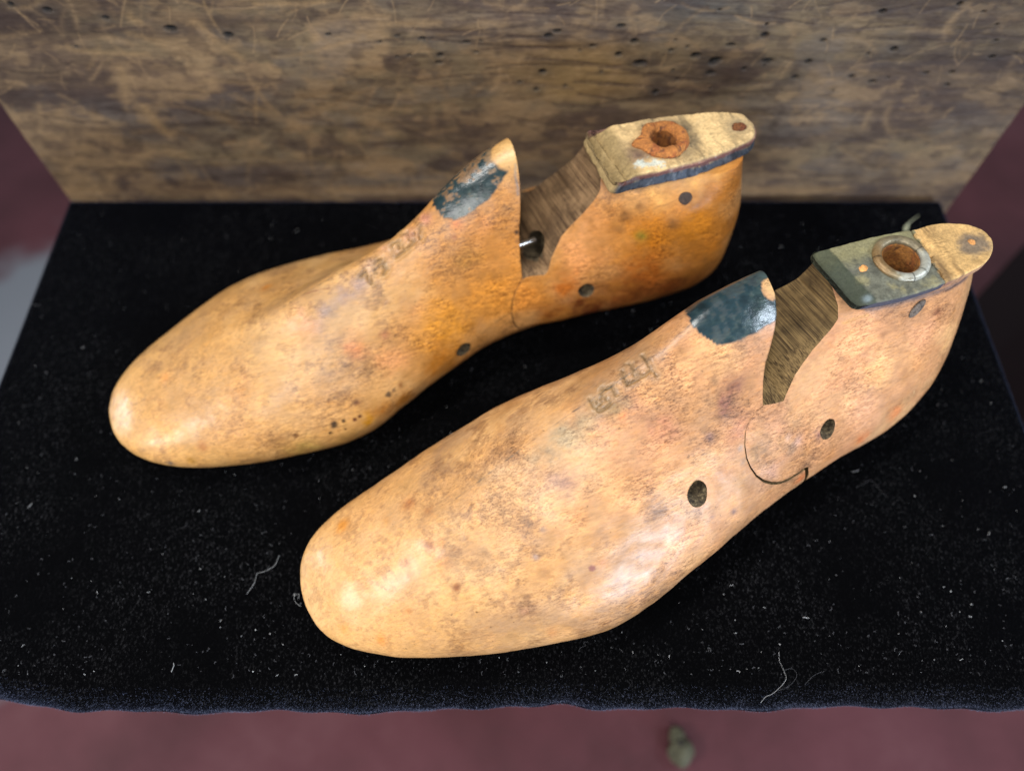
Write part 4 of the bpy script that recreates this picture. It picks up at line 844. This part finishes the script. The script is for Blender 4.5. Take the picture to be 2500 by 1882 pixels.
# ---- near last
def build_near():
    p = NEAR
    root, (fore, heel) = make_last(p)
    zt = .083; zc = p['plate_z']
    V, F = slab(p['plate'], zc - .0002, zt, .0006)
    o = mesh_obj('top_plate', V, F, M_TOP, heel); fix_normals(o)
    tc = np.array([.2241, .0090]); nc = np.array([.2507, .0058])
    def col(P):
        n1 = fbm(P, 130, 71, 5); n2 = fbm(P, 600, 72, 4); n3 = fbm(P, (700, 90, 200), 73, 4)
        c = np.tile(lin((100, 100, 86)), (len(P), 1)) * (1 + .9 * n1 + 1.1 * n2)[:, None]
        c = mixed(c, lin((160, 150, 104)), sstep(.04, .18, n1) * .55)
        c = mixed(c, lin((150, 142, 96)), sstep(.0125, .018, P[:, 1] - (P[:, 0] - .2) * -.1 + n2 * .006) * sstep(.25, .23, P[:, 0]) * .6)
        xb = .2340 + (P[:, 1] - .0085) * .18 + n2 * .003     # torn edge of the dark skin; bare wood behind it
        rear = sstep(-.0003, .0004, P[:, 0] - xb)
        w = np.tile(lin((214, 172, 110)), (len(P), 1)) * (1 + .7 * n1 + .5 * n2)[:, None]
        w = mixed(w, lin((128, 98, 58)), sstep(.0, .15, n3) * .8 * sstep(.2455, .238, P[:, 0]))
        w = mixed(w, lin((104, 78, 48)), np.exp(-((P[:, 0] - xb - .002) / .0022) ** 2) * sstep(.010, .002, P[:, 1]) * .8)
        c = c * (1 - rear[:, None]) + w * rear[:, None]
        d = np.hypot((P[:, 0] - nc[0]) / 1.2, P[:, 1] - nc[1] + .0008); c = mixed(c, lin((108, 96, 84)), sstep(.0062, .003, d + n2 * .003) * .85)
        fr = sstep(.2060, .2050, P[:, 0] - (P[:, 1] - .010) * -.08 + n2 * .0015); c = mixed(c, lin((66, 76, 56)) * .62, fr * .85)
        side = sstep(-.0003, -.0009, P[:, 2] - zt) * (P[:, 0] > .2015)
        c = mixed(c, lin((66, 64, 80)), side * (1 - rear) * .9); c = mixed(c, lin((150, 100, 92)), side * rear * .6)
        c = mixed(c, lin((170, 190, 200)), np.exp(-(np.hypot(P[:, 0] - .2045, P[:, 1] + .0002) / .0012) ** 2) * .5)
        return np.clip(c, .005, 1)
    def disp(P):
        n2 = fbm(P, 420, 75, 4); n3 = fbm(P, (700, 90, 200), 73, 4); up = P[:, 2] > zt - .0009
        rear = sstep(.2340, .2350, P[:, 0]); P[:, 2] += np.where(up, n2 * .0007 + fbm(P, 150, 77, 3) * .0008 + n3 * .0020 * rear * sstep(.2475, .236, P[:, 0]), 0)
        fr = np.clip((.2048 - P[:, 0] - (P[:, 1] - .010) * .08) / .0060, 0, 1); P[:, 2] = np.where(up, P[:, 2] - fr * .0026, P[:, 2])
        g = abs(P[:, 0] - (.2340 + (P[:, 1] - .0085) * .18 + n2 * .003)); P[:, 2] -= np.where(up, .0015 * np.exp(-(g / .0003) ** 2), 0)
        return P
    subdiv_paint(o, col, 2, disp)
    plate_cut(o, (tc[0], tc[1], zt), .0064, .030); fix_slots(o, M_TOP)
    plate_cut(heel, (tc[0], tc[1], zt), .0064, .040)
    def ringc(P):
        n1 = fbm(P, 260, 81, 4); a = np.arctan2(P[:, 1] - tc[1], P[:, 0] - tc[0])
        c = np.tile(lin((132, 120, 94)), (len(P), 1)) * (1 + 1.3 * n1)[:, None]
        c = mixed(c, lin((196, 198, 186)), sstep(.2, .9, np.cos(a + 1.1) + n1 * 2) * .75)
        c = mixed(c, lin((150, 112, 62)), sstep(.5, .95, np.cos(a - 2.9)) * .6)
        for ac in (-1.75, -1.15, 2.75, .1):
            c = mixed(c, lin((30, 24, 18)), np.exp(-(np.arctan2(np.sin(a - ac), np.cos(a - ac)) / .03) ** 2) * .85)
        return np.clip(c, .01, 1)
    torus_ring('socket_ring', (tc[0], tc[1], zt + .0003), .0079, .0016, .0013, heel, M_RING, ringc, .10, 5)
    tube('socket_lining', (tc[0], tc[1]), .0060, zt - .0155, zt + .0002, heel, M_RUST, lambda P: rustf(P) * np.array([.8, .9, .8]))
    tanf = lambda P: np.clip(lin((226, 160, 92)) * (1 + 1.2 * fbm(P, 700, 91, 3))[:, None], .01, 1)
    a = lumpy_disc('wooden_plug', (.2102, .0104, zt - .0002), .0016, .0008, heel, M_TOP, tanf, 1)
    lumpy_disc('nail_head', (nc[0], nc[1], zt - .0002), .0013, .0010, heel, M_TOP, tanf, 4)
    hc, ha, hr, hl = p['plug']
    slot_peg(p, hc, heel)
    return root
def slot_peg(p, hc, parent):
    """slanting peg driven into the flank under the top plate, standing in an open slot"""
    hit = p['skin'].find_nearest(Vector(hc)); c, nrm = hit[0], hit[1]
    up = Vector((.78, 0, .62)); up = (up - nrm * up.dot(nrm)).normalized(); si = nrm.cross(up)
    V = []; F = []; n = 40
    for k, (s, z) in enumerate(((1, -.0025), (1, .0002), (.86, .0005), (.45, .00042))):
        for i in range(n):
            a = 2 * math.pi * i / n
            V.append(tuple(c + up * (.0042 * s * math.cos(a)) + si * (.0015 * s * math.sin(a)) + nrm * z))
    for k in range(3):
        for i in range(n):
            j = (i + 1) % n; F.append((k * n + i, k * n + j, (k + 1) * n + j, (k + 1) * n + i))
    F.append(tuple(3 * n + i for i in range(n))); F.append(tuple(range(n - 1, -1, -1)))
    o = mesh_obj('dark_peg', V, F, mat_plate('grey_peg', (.03, .02, .015), (.14, .105, .08), (.26, .2, .15), 700, rough=.45), parent); fix_normals(o)

FAR['saw'] = M_SAWF; NEAR['saw'] = M_SAWN
far_last = build_far()
near_last = build_near()

# ------------------------------------------------------------------ small things
n = NT('pale_lint'); M_LINT = n.out((.55, .55, .55), .9)
n = NT('dim_lint'); M_LINT2 = n.out((.12, .12, .13), .9)
def fibre(pts, r, mat_i, V, F, MI):
    base = len(V); k = 4
    for i, q in enumerate(pts):
        d = (pts[min(i + 1, len(pts) - 1)] - pts[max(i - 1, 0)]).normalized(); s = d.cross(Vector((0, 0, 1))); s = s.normalized() if s.length > 1e-6 else Vector((1, 0, 0)); t = s.cross(d)
        for j in range(k):
            a = 2 * math.pi * j / k; V.append(tuple(q + s * (r * math.cos(a)) + t * (r * math.sin(a))))
    for i in range(len(pts) - 1):
        for j in range(k):
            F.append((base + i * k + j, base + i * k + (j + 1) % k, base + (i + 1) * k + (j + 1) % k, base + (i + 1) * k + j)); MI.append(mat_i)
    F.append(tuple(base + j for j in range(k))); MI.append(mat_i); F.append(tuple(base + (len(pts) - 1) * k + j for j in range(k - 1, -1, -1))); MI.append(mat_i)
def wander(x, y, n, step, turn, rnd, z=.0003):
    a = rnd.uniform(0, 6.28); pts = [Vector((x, y, z))]; w = rnd.uniform(-turn, turn)
    for i in range(n):
        w += rnd.uniform(-turn, turn) * .6; a += w; pts.append(pts[-1] + Vector((math.cos(a), math.sin(a), 0)) * step)
        pts[-1].z = z + rnd.uniform(0, .0002)
    return pts
rnd = random.Random(5); V, F, MI = [], [], []
for i in range(1900):
    x = rnd.uniform(-.215, .208); y = .040 + .215 * rnd.random() ** 1.6
    dim = rnd.random() < .86
    if rnd.random() < .7: pts = wander(x, y, 2, rnd.uniform(.00008, .00022), .3, rnd)
    else: pts = wander(x, y, 6, rnd.uniform(.00012, .0003), .8, rnd)
    fibre(pts, rnd.uniform(.00003, .00006) * (1. if dim else 1.3), 1 if dim else 0, V, F, MI)
o = mesh_obj('lint', V, F, [M_LINT, M_LINT2], smooth=False); o.data.polygons.foreach_set('material_index', MI)
tag(o, 'pale specks and fibres of lint scattered over the black velvet', 'lint', kind='stuff')
def on_cloth(px, py, z=.0004):
    pit = R(60.7); fw = Vector((0, math.cos(pit), -math.sin(pit))); up = Vector((0, math.sin(pit), math.cos(pit)))
    d = Vector((1, 0, 0)) * (px - 1250) + up * (941 - py) + fw * 1824; t = (z - CAM_H) / d.z
    return Vector((d.x * t, d.y * t, z))
def thread(pts2, r, label, i, dim=False):
    V, F, MI = [], [], []
    P = [on_cloth(x, y) for x, y in pts2]; Q = []
    for k in range(len(P) - 1):
        p0 = P[max(k - 1, 0)]; p1 = P[k]; p2 = P[k + 1]; p3 = P[min(k + 2, len(P) - 1)]
        for s in range(5):
            t = s / 5; Q.append(.5 * ((2 * p1) + (p2 - p0) * t + (2 * p0 - 5 * p1 + 4 * p2 - p3) * t * t + (3 * p1 - p0 - 3 * p2 + p3) * t ** 3))
    Q.append(P[-1]); c = Q[0].copy()
    fibre([q - c for q in Q], r * .48, 0, V, F, MI)
    o = mesh_obj('lint_thread', V, F, M_LINT2 if dim else M_LINT, smooth=False); o.location = c
    tag(o, label, 'thread', 'loose threads on the velvet')
M_LINT3 = NT('grey_thread').out((.22, .22, .22), .9)
thread([(602, 1450), (620, 1425), (628, 1400), (645, 1395), (670, 1380), (682, 1355)], .00008, 'white forked thread on the velvet left of the near last toe', 0)
thread([(735, 1480), (722, 1470), (718, 1455), (730, 1450), (728, 1462)], .00007, 'small white curl of thread touching the toe of the near last', 1)
thread([(418, 1640), (424, 1625), (424, 1618)], .00013, 'short thick white sliver near the front left edge of the cloth', 2)
thread([(1902, 1590), (1903, 1612), (1915, 1640), (1918, 1660), (1890, 1690), (1870, 1700), (1857, 1715)], .00007, 'long wavy grey thread below the near last, by the front edge', 3)
thread([(1915, 1635), (1935, 1632), (1945, 1650), (1925, 1675), (1895, 1686)], .00005, 'thin looped thread tangled with the long wavy one', 4, True)
thread([(1965, 1670), (1985, 1650), (2000, 1642), (2012, 1638)], .00005, 'faint curved thread right of the looped one', 5, True)
thread([(2090, 1190), (2110, 1180), (2125, 1172), (2140, 1185), (2155, 1205), (2165, 1210)], .00005, 'faint wavy thread on the velvet under the near heel', 6, True)
thread([(1412, 1590), (1418, 1580), (1430, 1575), (1424, 1568), (1436, 1566)], .00005, 'tiny curl of thread below the sole of the near last', 7, True)
thread([(68, 1240), (75, 1232), (78, 1228)], .00012, 'white crumb of fluff at the left edge of the cloth', 8)
thread([(1960, 1506), (1975, 1508)], .00014, 'short flat white sliver right of the near last ball', 9)
thread([(2080, 1152), (2098, 1148)], .00010, 'pale fleck of fluff close under the near heel', 10, False)
thread([(72, 742), (100, 746)], .00012, 'pale yellowish fibre lying on the left cloth edge', 11, True)
# a wisp of straw sticking up behind the near last's heel
b = on_cloth(2205, 566, .0); V, F, MI = [], [], []
for k in range(7):
    d = Vector((.0005 + .0008 * k, .002 + .0004 * k, .002 + .0006 * k)); fibre([Vector((0.0003 * k, 0, .0003)), d * .5 + Vector((0, .0002 * k, 0)), d * 1.1], .00016, 0, V, F, MI)
o = mesh_obj('straw_wisp', V, F, NT('pale_straw').out((.34, .34, .22), .8), smooth=False); o.location = b
tag(o, 'blurred pale wisp of straw on the velvet behind the near heel', 'straw')

def at_floor(px, py, z=FLOOR_Z): return on_cloth(px, py, z)
# pebble-like nut on the floor in front
def blob(name, c, rx, ry, rz, mat, parent=None, seed=0, amp=.12):
    bm = bmesh.new(); bmesh.ops.create_icosphere(bm, subdivisions=4, radius=1)
    for v in bm.verts:
        q = v.co.copy(); k = 1 + amp * 2 * (vnoise(np.array([[q.x, q.y, q.z]]), 1.3, seed)[0] - .5); v.co = Vector((q.x * rx * k, q.y * ry * k, q.z * rz * k)) + Vector(c)
    me = bpy.data.meshes.new(name); bm.to_mesh(me); bm.free(); me.materials.append(mat); me.shade_smooth()
    o = bpy.data.objects.new(name, me); COL.objects.link(o); o.parent = parent; return o
M_NUT = mat_plate('olive_nut_shell', (.04, .038, .02), (.11, .105, .06), (.18, .17, .11), 60, .001)
M_NUTD = mat_plate('dark_nut_eye', (.01, .01, .008), (.03, .025, .02), (.05, .045, .03), 60, .001)
c = at_floor(1663, 1830, FLOOR_Z + .008)
r_ = bpy.data.objects.new('nut_shell', None); COL.objects.link(r_); r_.location = (c.x, c.y, FLOOR_Z)
blob('shell', (0, -.001, .006), .0072, .0075, .006, M_NUT, r_, 3, .25); blob('shell_lobe', (-.001, .0075, .005), .0052, .005, .005, M_NUT, r_, 5, .25)
blob('opening', (-.0005, .0030, .0108), .0022, .0022, .0014, M_NUTD, r_, 7)
tag(r_, 'blurred olive green nut shell lying on the red floor in front of the cloth', 'nut shell')
# dark case on the floor at the right, beyond the cloth
M_CASE = NT('black_case').out((.012, .012, .013), .5)
a = at_floor(2400, 560, FLOOR_Z); b2 = at_floor(2500, 860, FLOOR_Z)
k_ = bpy.data.objects.new('black_case', None); COL.objects.link(k_); k_.location = (.50, .27, FLOOR_Z)
box('case_body', (-.15, -.13, .001), (.2, .075, .12), M_CASE, k_, .012)
box('latch', (-.105, -.06, .1203), (-.09, .0, .1235), NT('dull_latch').out((.10, .10, .085), .5), k_, .001)
tag(k_, 'dark case standing on the floor to the right of the cloth, behind the near heel', 'case')
